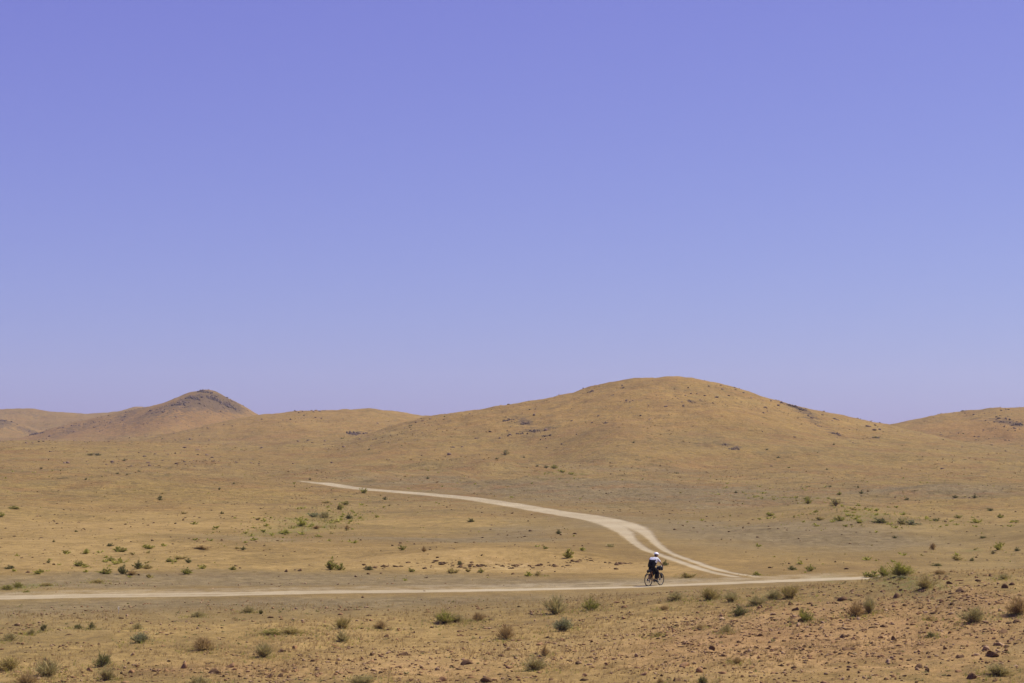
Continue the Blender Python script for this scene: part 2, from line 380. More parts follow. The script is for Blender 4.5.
def prof_track(s, a, X, Y):
    da = dist_path(X, Y, rs(BA, 1400), 7).reshape(X.shape); db = dist_path(X, Y, rs(BB_, 1400), 7).reshape(X.shape)
    w = np.interp(Y, [105, 130, 150, 175, 220, 300], [.27, .27, .36, .80, 1.0, 1.1])
    t = np.maximum(np.exp(-(da/w)**2), np.exp(-(db/(w*1.15))**2))*1.08 + (.12+.24*sst((Y-145)/25))*np.exp(-(s/2.0)**4)
    return t*sst((1-a)/.03)*sst((a-.009)/.010)
hwT = lambda t: 5.0 + 0*t
ribbon('dirt_track', TRACK, hwT, prof_track, .035, 'pale two rutted dirt track winding up to the far crest')

# ------------------------------------------------------------------ plants
def leafmat(name, c1, c2, trans=.35):
    m, n, l, b = mat(name, .8, .15)
    geo = n.new('ShaderNodeNewGeometry'); nz = n.new('ShaderNodeTexNoise'); nz.inputs['Scale'].default_value = 9
    l.new(geo.outputs['Position'], nz.inputs['Vector'])
    ad = n.new('ShaderNodeMath'); ad.operation = 'MULTIPLY_ADD'; l.new(geo.outputs['Random Per Island'], ad.inputs[0]); ad.inputs[1].default_value = .7
    l.new(nz.outputs['Fac'], ad.inputs[2])
    mr = n.new('ShaderNodeMapRange'); l.new(ad.outputs[0], mr.inputs[0]); mr.inputs[1].default_value = .4; mr.inputs[2].default_value = 1.3
    mx = n.new('ShaderNodeMix'); mx.data_type = 'RGBA'; mx.inputs[6].default_value = (*c1, 1); mx.inputs[7].default_value = (*c2, 1)
    l.new(mr.outputs[0], mx.inputs[0]); l.new(mx.outputs[2], b.inputs['Base Color'])
    tr = n.new('ShaderNodeBsdfTranslucent'); l.new(mx.outputs[2], tr.inputs[0])
    ms = n.new('ShaderNodeMixShader'); ms.inputs[0].default_value = trans
    out = n['Material Output']; l.new(b.outputs[0], ms.inputs[1]); l.new(tr.outputs[0], ms.inputs[2]); l.new(ms.outputs[0], out.inputs[0])
    return m
LM = {
 'dark':  leafmat('shrub_dark',  (0.100, 0.097, 0.032), (0.255, 0.237, 0.078)),
 'grey':  leafmat('shrub_grey',  (0.255, 0.221, 0.083), (0.494, 0.425, 0.168)),
 'olive': leafmat('shrub_olive', (0.242, 0.194, 0.058), (0.479, 0.382, 0.115)),
 'green': leafmat('shrub_green', (0.168, 0.174, 0.033), (0.389, 0.366, 0.075)),
 'lime':  leafmat('shrub_lime',  (0.257, 0.245, 0.046), (0.456, 0.416, 0.085)),
 'brown': leafmat('shrub_brown', (0.255, 0.171, 0.066), (0.479, 0.329, 0.125)),
 'blue':  leafmat('shrub_blue',  (0.160, 0.160, 0.070), (0.359, 0.344, 0.157)),
 'straw': leafmat('straw',       (0.353, 0.245, 0.091), (0.547, 0.399, 0.171)),
}
STEM = simple('woody_stem', (.14, .10, .065), .9)
COLW = dict(dark='dark olive', grey='pale grey-green', olive='dull olive', green='green', lime='bright yellow-green', brown='brown withered', blue='blue-grey', straw='straw yellow')
def blades(n, rx, hz, length, width, seed, upright=.6, flat=1.):
    """sprays of narrow leaves through a dome; unit-size bush of radius rx, height hz"""
    r = np.random.default_rng(seed)
    # dome points, clumped on several sprigs
    ns = max(6, n//26)
    sa = r.random(ns)*2*PI; sr = np.sqrt(r.random(ns))*.95
    sh = np.sqrt(np.clip(1-sr**2*.9, 0, 1))*(.35+.65*r.random(ns))
    sx = np.cos(sa)*sr*rx*(.6+.6*r.random(ns))*(1+.25*np.sin(sa*2+seed)); sy = np.sin(sa)*sr*rx*(.6+.6*r.random(ns))*(1+.25*np.cos(sa*3+seed))
    k = r.integers(0, ns, n); t = r.random(n)**.65
    bx = sx[k]*t*1.0 + r.normal(0, .085*rx, n); by = sy[k]*t + r.normal(0, .085*rx, n)
    bz = np.abs(sh[k]*hz*t + r.normal(0, .05*hz, n))*flat
    P = np.c_[bx, by, bz]
    d = np.c_[sx[k], sy[k], sh[k]*hz*upright*2] ; d /= np.linalg.norm(d, axis=1)[:, None]
    d = d + r.normal(0, .45, (n, 3)); d[:, 2] = np.abs(d[:, 2])*.8+.1; d /= np.linalg.norm(d, axis=1)[:, None]
    side = np.cross(d, r.normal(0, 1, (n, 3))); side /= np.linalg.norm(side, axis=1)[:, None]
    L = length*(.6+.8*r.random(n))[:, None]; w = width*(.6+.8*r.random(n))[:, None]
    a = P-side*w*.5; b = P+side*w*.5; c = P+d*L+side*w*.15; e = P+d*L-side*w*.15
    V = np.stack([a, b, c, e], 1).reshape(-1, 3)
    V[:, 2] = np.maximum(V[:, 2], .0)
    Fq = np.arange(4*n).reshape(n, 4)
    return V, Fq, (sx, sy, sh*hz)
def stems_mesh(tips, seed):
    r = np.random.default_rng(seed); V = []; Fc = []
    for x, y, z in zip(*tips):
        p0 = np.array([x*.12, y*.12, -.03]); p1 = np.array([x*.55, y*.55, z*.5]); p2 = np.array([x*.92, y*.92, z*.9])
        b = len(V)
        for p, w in ((p0, .022), (p1, .014), (p2, .005)):
            for q in range(3):
                V.append(p + w*np.array([math.cos(q*2.094), math.sin(q*2.094), 0]))
        for s in (0, 3):
            for q in range(3):
                Fc.append((b+s+q, b+s+(q+1) % 3, b+s+3+(q+1) % 3, b+s+3+q))
    return np.array(V), np.array(Fc)
# prototypes: unit radius .5 wide (1 m), height 1
PROTO = {}
def proto(kind, var, near):
    key = (kind, var, near)
    if key in PROTO: return PROTO[key]
    n = 950 if near else 380
    wd = .024 if near else .06
    seed = hash((kind, var)) % 1000 if False else (sum(map(ord, kind))*7+var*31)
    if kind in ('straw',): V, Fq, tips = blades(n//2, .5, .7, .35, .02 if near else .05, seed, 1.2)
    elif kind in ('brown', 'grey', 'olive'): V, Fq, tips = blades(n, .5, .8, .27, wd*.75, seed, 1.)
    else: V, Fq, tips = blades(n, .5, .86, .19 if near else .16, wd, seed, .8)
    me = np_mesh('foliage', V, Fq); me.materials.append(LM[kind]); me.materials.append(LM['straw'])
    me.polygons.foreach_set('material_index', (np.random.default_rng(seed+5).random(len(Fq)) < (.05 if kind in ('dark', 'blue', 'lime') else .22)).astype(np.int32))
    ms = None
    if near:
        sv, sf = stems_mesh(tips, seed); ms = np_mesh('stems', sv, sf); ms.materials.append(STEM)
    PROTO[key] = (me, ms); return PROTO[key]

# u, v of the foot, width px, height px, kind
SH = [
 (9.6,641,13,9,'grey'),(31,634,7,6,'grey'),(44,631,8,8,'dark'),(78.5,629,10,6,'dark'),(92,629,7,7,'dark'),(137,629,10,7,'grey'),(140,643,19,11,'blue'),(102,667,21,16,'dark'),(107,680,15,14,'grey'),
 (8,670,22,14,'olive'),(47,677,28,20,'grey'),(26,685,22,13,'brown'),(203,650,24,14,'brown'),(197,617,12,7,'grey'),(248,613,12,8,'grey'),(263,657,19,15,'grey'),(199,686,18,11,'grey'),
 (261,614,5,5,'dark'),(272,635,20,7,'green'),(290,634,26,8,'olive'),(343,629,21,14,'olive'),(343,641,17,11,'grey'),(381,629,15,9,'brown'),(445,623,22,13,'green'),(456,622,14,9,'grey'),(478,621,13,9,'brown'),(507,639,18,15,'brown'),(363,684,28,10,'grey'),
 (331,570,15,13,'green'),(340,570,12,8,'green'),(369,570,9,6,'dark'),(402.5,550,9,6,'green'),(424,552,5,6,'brown'),(411,572,8,5,'green'),(453,573,14,6,'olive'),(468,572,6,4,'olive'),(481,573,7,5,'green'),(460,565,5,5,'dark'),(471,522,7,5,'dark'),
 (302,526,17,7,'lime'),(314,517,13,6,'blue'),(326,518,14,7,'grey'),(284,534,17,5,'lime'),(316,529,9,4,'brown'),(349,519,9,6,'dark'),(347,529,7,4,'brown'),(340,510,11,8,'green'),(346,505,8,5,'green'),(363,493,9,6,'lime'),(385,500,5,4,'dark'),(326,503,8,3,'olive'),(258,520,6,3,'olive'),
 (558.5,534,7,5,'dark'),(545,549,7,4,'green'),(568,558,11,10,'lime'),(538,576,8,5,'olive'),(610,547,12,4,'grey'),
 (556,614,23,20,'grey'),(563,631,22,14,'blue'),(590.5,611,18,14,'green'),(535,670,23,14,'grey'),(545,656,9,11,'brown'),(709,600,20,13,'olive'),(731,602,19,11,'grey'),(739,615,18,9,'dark'),(726,633,12,10,'grey'),(676,600,16,9,'grey'),(664,610,9,6,'brown'),
 (665.5,566,9,6,'dark'),(688,578,15,6,'olive'),(757,605,18,10,'grey'),(737,663,10,7,'brown'),(660,685,7,8,'brown'),(703,684,11,9,'dark'),(700,629,8,5,'brown'),(658,636,9,5,'olive'),
 (808,504,11,7,'green'),(835,506,15,8,'grey'),(854,510,7,3,'olive'),(770,516,10,4,'lime'),(820,520,10,4,'olive'),(840,521,13,6,'green'),(880,523,16,7,'dark'),(859,523,10,4,'lime'),(902,524,16,8,'grey'),(913,525,14,6,'blue'),(936.5,521,9,4,'dark'),(958.5,518,9,4,'green'),(977,523,14,5,'lime'),(1000,518,7,5,'green'),
 (983,538,8,3,'dark'),(998.5,550,12,8,'lime'),(1017,551,8,4,'dark'),(993,554,7,4,'grey'),(894.6,538,6,3,'dark'),(933,550,6,8,'brown'),(957,560,12,5,'olive'),(972,561,5,4,'dark'),(937,566,11,4,'dark'),(939,574,13,5,'brown'),(810,571,13,7,'green'),(792,570,9,5,'dark'),(756,576,11,5,'lime'),
 (871,578,18,9,'green'),(884,577,16,12,'green'),(901,576,22,16,'lime'),(902,579,10,4,'blue'),(925,588,18,13,'olive'),(790,599,22,17,'olive'),(772,599,18,10,'grey'),(857,616,18,15,'brown'),(869,613,16,17,'grey'),(805,622,18,14,'green'),(972,622,24,17,'grey'),(1019,614,22,18,'brown'),(997,675,28,13,'grey'),
 (931,637,9,5,'dark'),(929,620,9,4,'brown'),(1004,579,11,6,'grey'),(955,498,8,3,'dark'),(975,498,7,4,'dark'),(907,500,6,3,'dark'),(990,511,8,4,'dark'),
 (14,509,13,4,'green'),(1,517,8,6,'lime'),(9.6,569,10,5,'dark'),(79,566,16,6,'green'),(48.6,563,6,3,'dark'),(53.7,542,4,2.5,'dark'),(76,532,4,2.5,'dark'),(110,546,7,4,'dark'),(120,552,15,7,'green'),(111,561,11,5,'green'),(123,574,11,11,'dark'),(106,574,17,7,'green'),(138,569,12,9,'dark'),(147,569,10,6,'olive'),(132,575,14,5,'brown'),(169.5,562,10,5,'green'),(188,563,8,5,'dark'),(186,574,14,7,'green'),(180,559,12,4,'olive'),
 (233,570,9,5,'green'),(243,550,6,4,'dark'),(237,549,5,3,'olive'),(18,588,11,7,'green'),(7,590,13,6,'green'),(46,586,12,4,'olive'),(26,593,9,3,'green'),(97,583,14,4,'olive'),(85,554,9,5,'lime'),(148,549,13,5,'lime'),(202,549,20,4,'brown'),(160,500,5,3,'dark'),(184,514,6,3,'olive'),(222,514,4,3,'dark'),
 (91,455.5,7,3.5,'grey'),(98,455.5,7,3,'dark'),(41,469,4,2.5,'dark'),(86,480,4,2.5,'dark'),(124,461,4,2.5,'dark'),(117.5,474,4,2,'dark'),(127,475,3,2,'dark'),(219.5,490,3.5,3,'dark'),(234,484,3,2,'dark'),(160,498,5,3,'dark'),(162,494,4,2,'olive'),(427.7,479,4,2.5,'dark'),(310,480,3,2.5,'dark'),
 (546,468,5,3,'dark'),(554,468.5,8,4,'lime'),(562,472.5,7,3,'lime'),(571,474.5,7,3,'lime'),(537,466.5,4,2,'dark'),(736,493,4,3,'dark'),(861,494,5,4,'dark'),(839.6,495,7,4,'green'),(807,500,6,4,'lime'),(767,450,3,2,'dark'),(778,458,4,2,'dark'),(827,470,3,2,'dark'),(875.6,438,6,2,'dark'),(830,487,4,2.5,'dark'),(858,488,3,2.5,'dark'),(868,492,4,2.5,'brown'),
 (505,455,8,6,'grey'),(497,459,4,2,'dark'),(524,458,3,2,'dark'),(834,445,3,2,'dark'),
]
ORD = ['first','second','third','fourth','fifth','sixth','seventh','eighth','ninth','tenth','eleventh','twelfth','thirteenth','fourteenth','fifteenth','sixteenth','seventeenth','eighteenth','nineteenth','twentieth']
BANDS = [(647,'front edge'),(604,'foreground'),(590.5,'roadside verge'),(541,'flat behind the road'),(490,'slopes around the track'),(0,'far hillsides')]
def band(v):
    for lo, nm in BANDS:
        if v > lo: return nm
def side(u): return 'left' if u < 256 else 'centre-left' if u < 512 else 'centre-right' if u < 768 else 'right'
cells = {}
for i, s in enumerate(SH): cells.setdefault((band(s[1]), side(s[0]), s[4]), []).append(i)
LAB = {}
for (b_, sd, kd), ids in cells.items():
    ids.sort(key=lambda i: SH[i][0])
    for j, i in enumerate(ids):
        u, v, w, h, k = SH[i]
        size = 'broad' if w >= 20 else 'small' if w < 9 else 'rounded' if h/w > .7 else 'low'
        o = (ORD[j]+' from the left of those ') if len(ids) > 1 else ''
        if len(ids) == 1: LAB[i] = f'{size} {COLW[k]} shrub, the only one so coloured in the {sd} {b_}'
        else: LAB[i] = f'{COLW[k]} shrub, {ORD[j]} of its colour from left in {sd} {b_}'
def shrub(i, u, v, w, h, kind):
    p = ground(u, min(v, 700)); dpt = p.y
    near = dpt < 105
    wm = w*dpt/F; hm = h*dpt/F
    fo, st = proto(kind, i % 4, near)
    rz = random.random()*2*PI
    sc = (wm*1.12, wm*1.02*random.uniform(.85, 1.1), hm*1.15)
    p.z -= .01
    if near:
        root = empty('shrub', p, rz); root.scale = sc
        a = bpy.data.objects.new('foliage', fo); col.objects.link(a); a.parent = root
        b = bpy.data.objects.new('stems', st); col.objects.link(b); b.parent = root
    else:
        root = bpy.data.objects.new('shrub', fo); col.objects.link(root); root.location = p; root.rotation_euler = (0, 0, rz); root.scale = sc
    tagp(root, LAB[i], 'shrub', 'desert shrubs scattered over the plain')
for i, s in enumerate(SH): shrub(i, *s)

# ------------------------------------------------------------------ rocks
def rockmat(name, c1, c2):
    m, n, l, b = mat(name, .92, .15)
    geo = n.new('ShaderNodeNewGeometry'); nz = n.new('ShaderNodeTexNoise'); nz.inputs['Scale'].default_value = 8; nz.inputs['Detail'].default_value = 5
    l.new(geo.outputs['Position'], nz.inputs['Vector'])
    ad = n.new('ShaderNodeMath'); ad.operation = 'MULTIPLY_ADD'; l.new(geo.outputs['Random Per Island'], ad.inputs[0]); ad.inputs[1].default_value = .8; l.new(nz.outputs['Fac'], ad.inputs[2])
    mr = n.new('ShaderNodeMapRange'); l.new(ad.outputs[0], mr.inputs[0]); mr.inputs[1].default_value = .4; mr.inputs[2].default_value = 1.35
    mx = n.new('ShaderNodeMix'); mx.data_type = 'RGBA'; mx.inputs[6].default_value = (*c1, 1); mx.inputs[7].default_value = (*c2, 1)
    l.new(mr.outputs[0], mx.inputs[0]); l.new(mx.outputs[2], b.inputs['Base Color'])
    bp = n.new('ShaderNodeBump'); bp.inputs['Strength'].default_value = .5; bp.inputs['Distance'].default_value = .03; l.new(nz.outputs['Fac'], bp.inputs['Height']); l.new(bp.outputs[0], b.inputs['Normal'])
    return m
RM = {'dark': rockmat('rock_dark', (.060, .034, .014), (.17, .098, .042)), 'red': rockmat('rock_red', (.155, .080, .032), (.30, .172, .075)), 'tan': rockmat('rock_tan', (.20, .125, .062), (.36, .235, .125))}
def ico(sub):
    bm = bmesh.new(); bmesh.ops.create_icosphere(bm, subdivisions=sub, radius=1.)
    V = np.array([v.co[:] for v in bm.verts]); Fc = np.array([[v.index for v in f.verts] for f in bm.faces]); bm.free(); return V, Fc
ICO1, ICO2 = ico(1), ico(2)
def rock_v(base, r):
    V = base[0].copy()
    for _ in range(9):                       # chop with planes: angular stone
        nrm = r.normal(0, 1, 3); nrm /= np.linalg.norm(nrm); d_ = r.uniform(.26, .62)
        t = V@nrm; ex = np.clip(t-d_, 0, None); V -= ex[:, None]*nrm
    V += r.normal(0, .03, V.shape)
    return V
ROCKP = []
for k in range(10):
    r = np.random.default_rng(50+k); ROCKP.append(rock_v(ICO2, r)*1.6)
ROCKM = {}
for c in RM:
    for k in range(10):
        me = np_mesh('stone', ROCKP[k], ICO2[1]); me.materials.append(RM[c]); ROCKM[c, k] = me
RK = [(993,656,13,6,'dark','blocky'),(973,679,10,8,'dark','squarish'),(1017,622,10,5,'dark','flat'),(894.6,640,7,4,'dark','small'),(842,638,7,4,'dark','small'),(845,650,9,3,'dark','flat'),(853,649.5,9,3,'dark','flat'),(918,668,9,4,'dark','flat'),(927,671,7,5,'dark','angular'),
 (842,600,10,4,'dark','arched'),(950,584,7,3,'dark','small'),(216,674,13,7,'dark','rounded'),(184,668,8,5,'red','rounded'),(270,677,10,4,'dark','flat'),(280,677,8,4,'dark','angular'),(404,655,12,4,'dark','flat'),(282,652,10,4,'dark','flat'),
 (469,664,13,5,'dark','broad'),(487,681,13,5,'dark','broad'),(442,681,9,4,'red','angular'),(985,650,8,4,'tan','pale'),(1000,645,10,4,'tan','pale'),(888,662,6,3,'tan','small'),(699,672,9,5,'red','flat'),(686,666,10,5,'red','broad'),(678,681,8,4,'dark','flat'),
 (231,667,9,4,'red','flat'),(132,672,6,4,'red','small'),(90,671,7,4,'red','small'),(20,634,5,3,'dark','small'),(884,627,7,4,'dark','angular'),(890,624,5,3,'red','small'),(801,622,9,3,'dark','flat'),(790,605,9,4,'dark','broken'),(796,610,7,4,'dark','broken'),(961,657,9,3,'dark','flat'),
 (1003,633,10,3,'dark','flat'),(756,648,6,3,'dark','small'),(768,649,5,3,'dark','small'),(712,649,8,3,'dark','flat'),(644,675,7,4,'red','small'),(607,665,6,3,'red','small'),(510,668,7,3,'red','flat'),(566,652,7,3,'dark','flat'),(540,645,7,3,'red','flat'),(372,655,6,3,'dark','small'),(425,592,3,2,'dark','small'),
 (300,571,5,3,'dark','small'),(286,572,4,2.5,'dark','small'),(356,577,4,2,'dark','small'),(896,598,8,5,'dark','jagged'),(882,592,6,3,'dark','small'),(962,592,10,4,'dark','flat'),(1004,588,8,4,'dark','jagged'),(1012,585,6,3,'dark','small'),(923,592,5,3,'dark','small')]
cnt = {}
rk_sorted = sorted(range(len(RK)), key=lambda i: RK[i][0])
gr = {}
for i in rk_sorted:
    u, v, w, h, c, a = RK[i]; gr.setdefault((c, a, band(v), side(u)), []).append(i)
RLAB = {}
CW = dict(dark='dark brown', red='reddish', tan='pale tan')
for (c, a, b_, sd), ids in gr.items():
    for j, i in enumerate(ids):
        RLAB[i] = f'{CW[c]} {a} stone in the {sd} {b_}' + ('' if len(ids) == 1 else f', {ORD[j]} such from left')
def put_rock(p, w, h, c, label, group, k=None):
    k = random.randrange(10) if k is None else k
    o = bpy.data.objects.new('stone', ROCKM[c, k]); col.objects.link(o)
    o.location = (p.x, p.y, p.z+h*.12); o.scale = (w*.50, w*random.uniform(.35, .55), h*.66)
    o.rotation_euler = (random.uniform(-.45, .45), random.uniform(-.3, .3), random.random()*6.28 if w < .2 else random.uniform(-.4, .4))
    tagp(o, label, 'stone', group)
for i, (u, v, w, h, c, a) in enumerate(RK):
    p = ground(u, v); s = p.y/F; put_rock(p, w*s*.92, h*s*1.1, c, RLAB[i], 'loose stones on the plain')
# scattered stones: individually placed
zr = lambda x, y: zsum(np.asarray(x, float), np.asarray(y, float), Z_RED)
n_ = 0
while n_ < 225:
    u = random.uniform(5, 1019); v = random.uniform(584, 682)
    crest = np.interp(u, [480, 640, 800, 930, 1024], [606, 603, 594, 583, 577])
    if v < crest: continue
    p = ground(u, v)
    dens = float(zr([p.x], [p.y])[0])
    if random.random() > .1 + dens*1.1: continue
    if dist_path([p.x], [p.y], ROAD)[0] < 3: continue
    s = p.y/F; w = random.uniform(2.5, 5.5); c = random.choice(['dark', 'red', 'red', 'tan', 'dark'])
    bn = band(v)
    put_rock(p, w*s, w*s*random.uniform(.4, .7), c, f'small {CW[c]} stone among many on the {side(u)} {bn}', f'small {CW[c]} stones on the {side(u)} {bn}')
    n_ += 1

def scatter_fan(n, d0, d1, half=.30, r=rng):
    a = r.uniform(-half, half, n); d = np.sqrt(r.random(n)*(d1*d1-d0*d0)+d0*d0)
    return d*np.tan(a), d
def merge(P, protos, S, rotz, tilt=None):
    """merge many scaled copies into one vertex/face array; protos all share topology"""
    nV = protos[0][0].shape[0]; Fb = protos[0][1]; n = len(P)
    kk = rng.integers(0, len(protos), n)
    B = np.stack([p[0] for p in protos])[kk] * S[:, None, :]
    c, s = np.cos(rotz)[:, None], np.sin(rotz)[:, None]
    X = B[..., 0]*c - B[..., 1]*s; Y = B[..., 0]*s + B[..., 1]*c
    V = np.stack([X, Y, B[..., 2]], -1) + P[:, None, :]
    Fc = Fb[None] + (np.arange(n)*nV)[:, None, None]
    return V.reshape(-1, 3), Fc.reshape(-1, Fb.shape[1])
# gravel: uncountable chips
x, y = scatter_fan(85000, 42, 104)
dr = np.minimum(dist_path(x, y, ROAD), dist_path(x, y, TRACK))
dens = np.clip(-.02+zr(x, y)*1.3+.9*fbm(x, y, 3.0, 4, 7.), 0.03, 1)
keep = (rng.random(len(x)) < dens) & (dr > 2.6)
x, y = x[keep], y[keep]
z = terrain(x, y)
sz = .020 + .085*rng.random(len(x))**5 + .03*(rng.random(len(x)) < .06)
chips = []
for k in range(12):
    r = np.random.default_rng(200+k); chips.append((rock_v(ICO1, r), ICO1[1]))
S = np.c_[sz*rng.uniform(.8, 1.5, len(x)), sz*rng.uniform(.7, 1.1, len(x)), sz*rng.uniform(.4, .8, len(x))]
third = rng.choice(3, len(x), p=[.42, .2, .38])
V, Fc = merge(np.c_[x, y, z+sz*.2], chips, S, rng.random(len(x))*6.28)
me = np_mesh('gravel', V, Fc)
o = link_mesh('gravel', me, [RM['red'], RM['dark'], RM['tan']])
me.polygons.foreach_set('material_index', np.repeat(third, len(ICO1[1])).astype(np.int32))
tagp(o, 'reddish and dark stone chips strewn over the foreground ground', 'gravel', kind='stuff')
# broken lip of the eroded bank
x = rng.uniform(-9, 8, 420); y = 119.5+fbm(x, x*0, 3, 3, 2.)*2.2+rng.normal(0, .9, len(x))
keep = rng.random(len(x)) < np.clip(.35+fbm(x, y, 2.2, 3, 41.), 0, 1); x, y = x[keep], y[keep]
z = terrain(x, y); sz = .05+.16*rng.random(len(x))**2
V, Fc = merge(np.c_[x, y, z+sz*.1], chips, np.c_[sz*1.5, sz, sz*.7], rng.uniform(-.4, .4, len(x)))
o = link_mesh('bank_stones', np_mesh('bank_stones', V, Fc), RM['dark']); tagp(o, 'brown stones along the broken lip of the yellow bank', 'stones', kind='stuff')
# flat stones in the rocky rise; dark ones paint the shade in slits
x, y = scatter_fan(9000, 44, 90)
keep = (rng.random(len(x)) < np.clip(-.12+zr(x, y)*.9+.8*fbm(x, y, 2.8, 4, 17.), 0, 1)) & (dist_path(x, y, ROAD) > 6)
x, y = x[keep], y[keep]; z = terrain(x, y); sz = .035+.10*rng.random(len(x))**2.5
V, Fc = merge(np.c_[x, y, z+sz*.05], chips, np.c_[sz*rng.uniform(1.2, 2.2, len(x)), sz*rng.uniform(.8, 1.2, len(x)), sz*rng.uniform(.45, .8, len(x))], rng.uniform(-.5, .5, len(x)))
me = np_mesh('slabs_and_shade', V, Fc); o = link_mesh('slabs_and_shade', me, [RM['red'], RM['dark']])
me.polygons.foreach_set('material_index', np.repeat((rng.random(len(x)) < .45).astype(np.int32), len(ICO1[1])).astype(np.int32))
tagp(o, 'small reddish flat stones and dark ones painted as shaded slits, foreground rise', 'stones', kind='stuff')
# sparse stones further off
x, y = scatter_fan(26000, 108, 480)
dr = np.minimum(dist_path(x, y, ROAD), dist_path(x, y, TRACK))
keep = (dr > 3.5) & (rng.random(len(x)) < np.clip(.35+.6*fbm(x, y, 20, 3, 12.), .03, 1))
x, y = x[keep], y[keep]; z = terrain(x, y); sz = .05+.15*rng.random(len(x))**3
S = np.c_[sz*rng.uniform(.8, 1.5, len(x)), sz, sz*rng.uniform(.5, .8, len(x))]
V, Fc = merge(np.c_[x, y, z+sz*.1], chips, S, rng.random(len(x))*6.28)
o = link_mesh('pebbles', np_mesh('pebbles', V, Fc), RM['dark']); tagp(o, 'dark pebbles scattered thinly over the plain behind the road', 'pebbles', kind='stuff')

# dry grass
def tuft_proto(seed, nb=7):
    r = np.random.default_rng(seed); V = []
    for b in range(nb):
        a = r.random()*6.28; lean = r.uniform(.1, .55); L = r.uniform(.6, 1.)
        o0 = np.array([r.normal(0, .12), r.normal(0, .12), 0]); sd = np.array([-math.sin(a), math.cos(a), 0])*.045
        tip = o0 + np.array([math.cos(a)*lean, math.sin(a)*lean, math.sqrt(1-lean**2)])*L
        V += [o0-sd, o0+sd, tip]
    return np.array(V), np.arange(3*nb).reshape(nb, 3)
TP = [tuft_proto(300+k) for k in range(10)]
x, y = scatter_fan(75000, 42, 100)
dr = dist_path(x, y, ROAD)
gd = zsum(x, y, Z_GOLD)
dens = np.clip(.12+gd*.9+.75*fbm(x, y, 5, 4, 2.), .02, 1)*sst((dr-3)/6)
keep = rng.random(len(x)) < dens
x, y = x[keep], y[keep]; z = terrain(x, y); sz = .06+.13*rng.random(len(x))**1.5
V, Fc = merge(np.c_[x, y, z-.005], TP, np.c_[sz, sz, sz], rng.random(len(x))*6.28)
o = link_mesh('dry_grass', np_mesh('dry_grass', V, Fc), LM['straw']); tagp(o, 'short straw yellow dry grass over the foreground', 'grass', kind='stuff')
x, y = scatter_fan(26000, 106, 330)
dr = np.minimum(dist_path(x, y, ROAD), dist_path(x, y, TRACK))
dens = np.clip(zsum(x, y, Z_GOLD)*.9+zsum(x, y, Z_GREEN)*.4+.5*fbm(x, y, 18, 3, 5.), .0, 1)*sst((dr-4)/5)
keep = rng.random(len(x)) < dens
x, y = x[keep], y[keep]; z = terrain(x, y); sz = .10+.16*rng.random(len(x))
V, Fc = merge(np.c_[x, y, z-.005], TP, np.c_[sz*1.7, sz*1.7, sz*.45], rng.random(len(x))*6.28)
o = link_mesh('golden_grass', np_mesh('golden_grass', V, Fc), LM['straw']); tagp(o, 'golden dry grass on the slopes behind the road', 'grass', kind='stuff')

x, y = scatter_fan(60000, 44, 330)
dr = np.minimum(dist_path(x, y, ROAD), dist_path(x, y, TRACK))
keep = (rng.random(len(x)) < np.clip(zsum(x, y, Z_GREEN)*1.0+.25*fbm(x, y, 12, 3, 9.)-.08, 0, 1)) & (dr > 3.6)
x, y = x[keep], y[keep]; sz = (.05+.09*rng.random(len(x)))*np.clip(y/85, 1, 2.2)
lx, ly = [], []
for (u, v, w, h, k) in SH:
    if v > 575 and w >= 7:
        p_ = hit(u, min(v, 700), terrain); wm = w*p_[1]/F; m_ = int(25+w*5)
        lx.append(rng.normal(p_[0], wm*.75, m_)); ly.append(rng.normal(p_[1], wm*1.1, m_))
lx = np.concatenate(lx); ly = np.concatenate(ly); kk = dist_path(lx, ly, ROAD) > 2.5; lx, ly = lx[kk], ly[kk]
x = np.r_[x, lx]; y = np.r_[y, ly]; sz = np.r_[sz, .05+.11*rng.random(len(lx))]
z = terrain(x, y)
V, Fc = merge(np.c_[x, y, z-.005], TP, np.c_[sz*1.3, sz*1.3, sz*.9], rng.random(len(x))*6.28)
me = np_mesh('green_grass', V, Fc); o = link_mesh('green_grass', me, [LM['lime'], LM['grey'], LM['straw']])
me.polygons.foreach_set('material_index', np.repeat(rng.choice(3, len(x), p=[.35, .4, .25]), 7).astype(np.int32))
tagp(o, 'thin yellow green grass round the shrubs and in the shallow gullies', 'grass', kind='stuff')
# low scrub: far ground cover
def scrub_proto(seed):
    V, Fq, _ = blades(26, .5, .7, .42, .22, seed, .7); return V, Fq
SC = [scrub_proto(400+k) for k in range(10)]
def scrub(name, n, d0, d1, s0, s1, m, gfun, label, half=.30):
    x, y = scatter_fan(n, d0, d1, half)
    dr = np.minimum(dist_path(x, y, ROAD), dist_path(x, y, TRACK))
    keep = (rng.random(len(x)) < gfun(x, y)) & (dr > 4)
    x, y = x[keep], y[keep]; z = terrain(x, y); sz = s0+(s1-s0)*rng.random(len(x))**2.5
    V, Fc = merge(np.c_[x, y, z-.01], SC, np.c_[sz, sz, sz*.6], rng.random(len(x))*6.28)
    o = link_mesh(name, np_mesh(name, V, Fc), m); tagp(o, label, 'scrub', kind='stuff')
scrub('foreground_scrub', 5000, 45, 96, .05, .20, LM['grey'], lambda x, y: np.clip(.25+.6*fbm(x, y, 9, 3, 3.), 0, 1), 'tiny olive weeds between stones of the foreground')
scrub('green_scrub', 20000, 106, 420, .15, .65, LM['lime'], lambda x, y: np.clip(.0+zsum(x, y, Z_GREEN)*1.0+.14*fbm(x, y, 30, 3, 3.), 0, 1), 'low olive ground scrub in the shallow gullies of the plain')
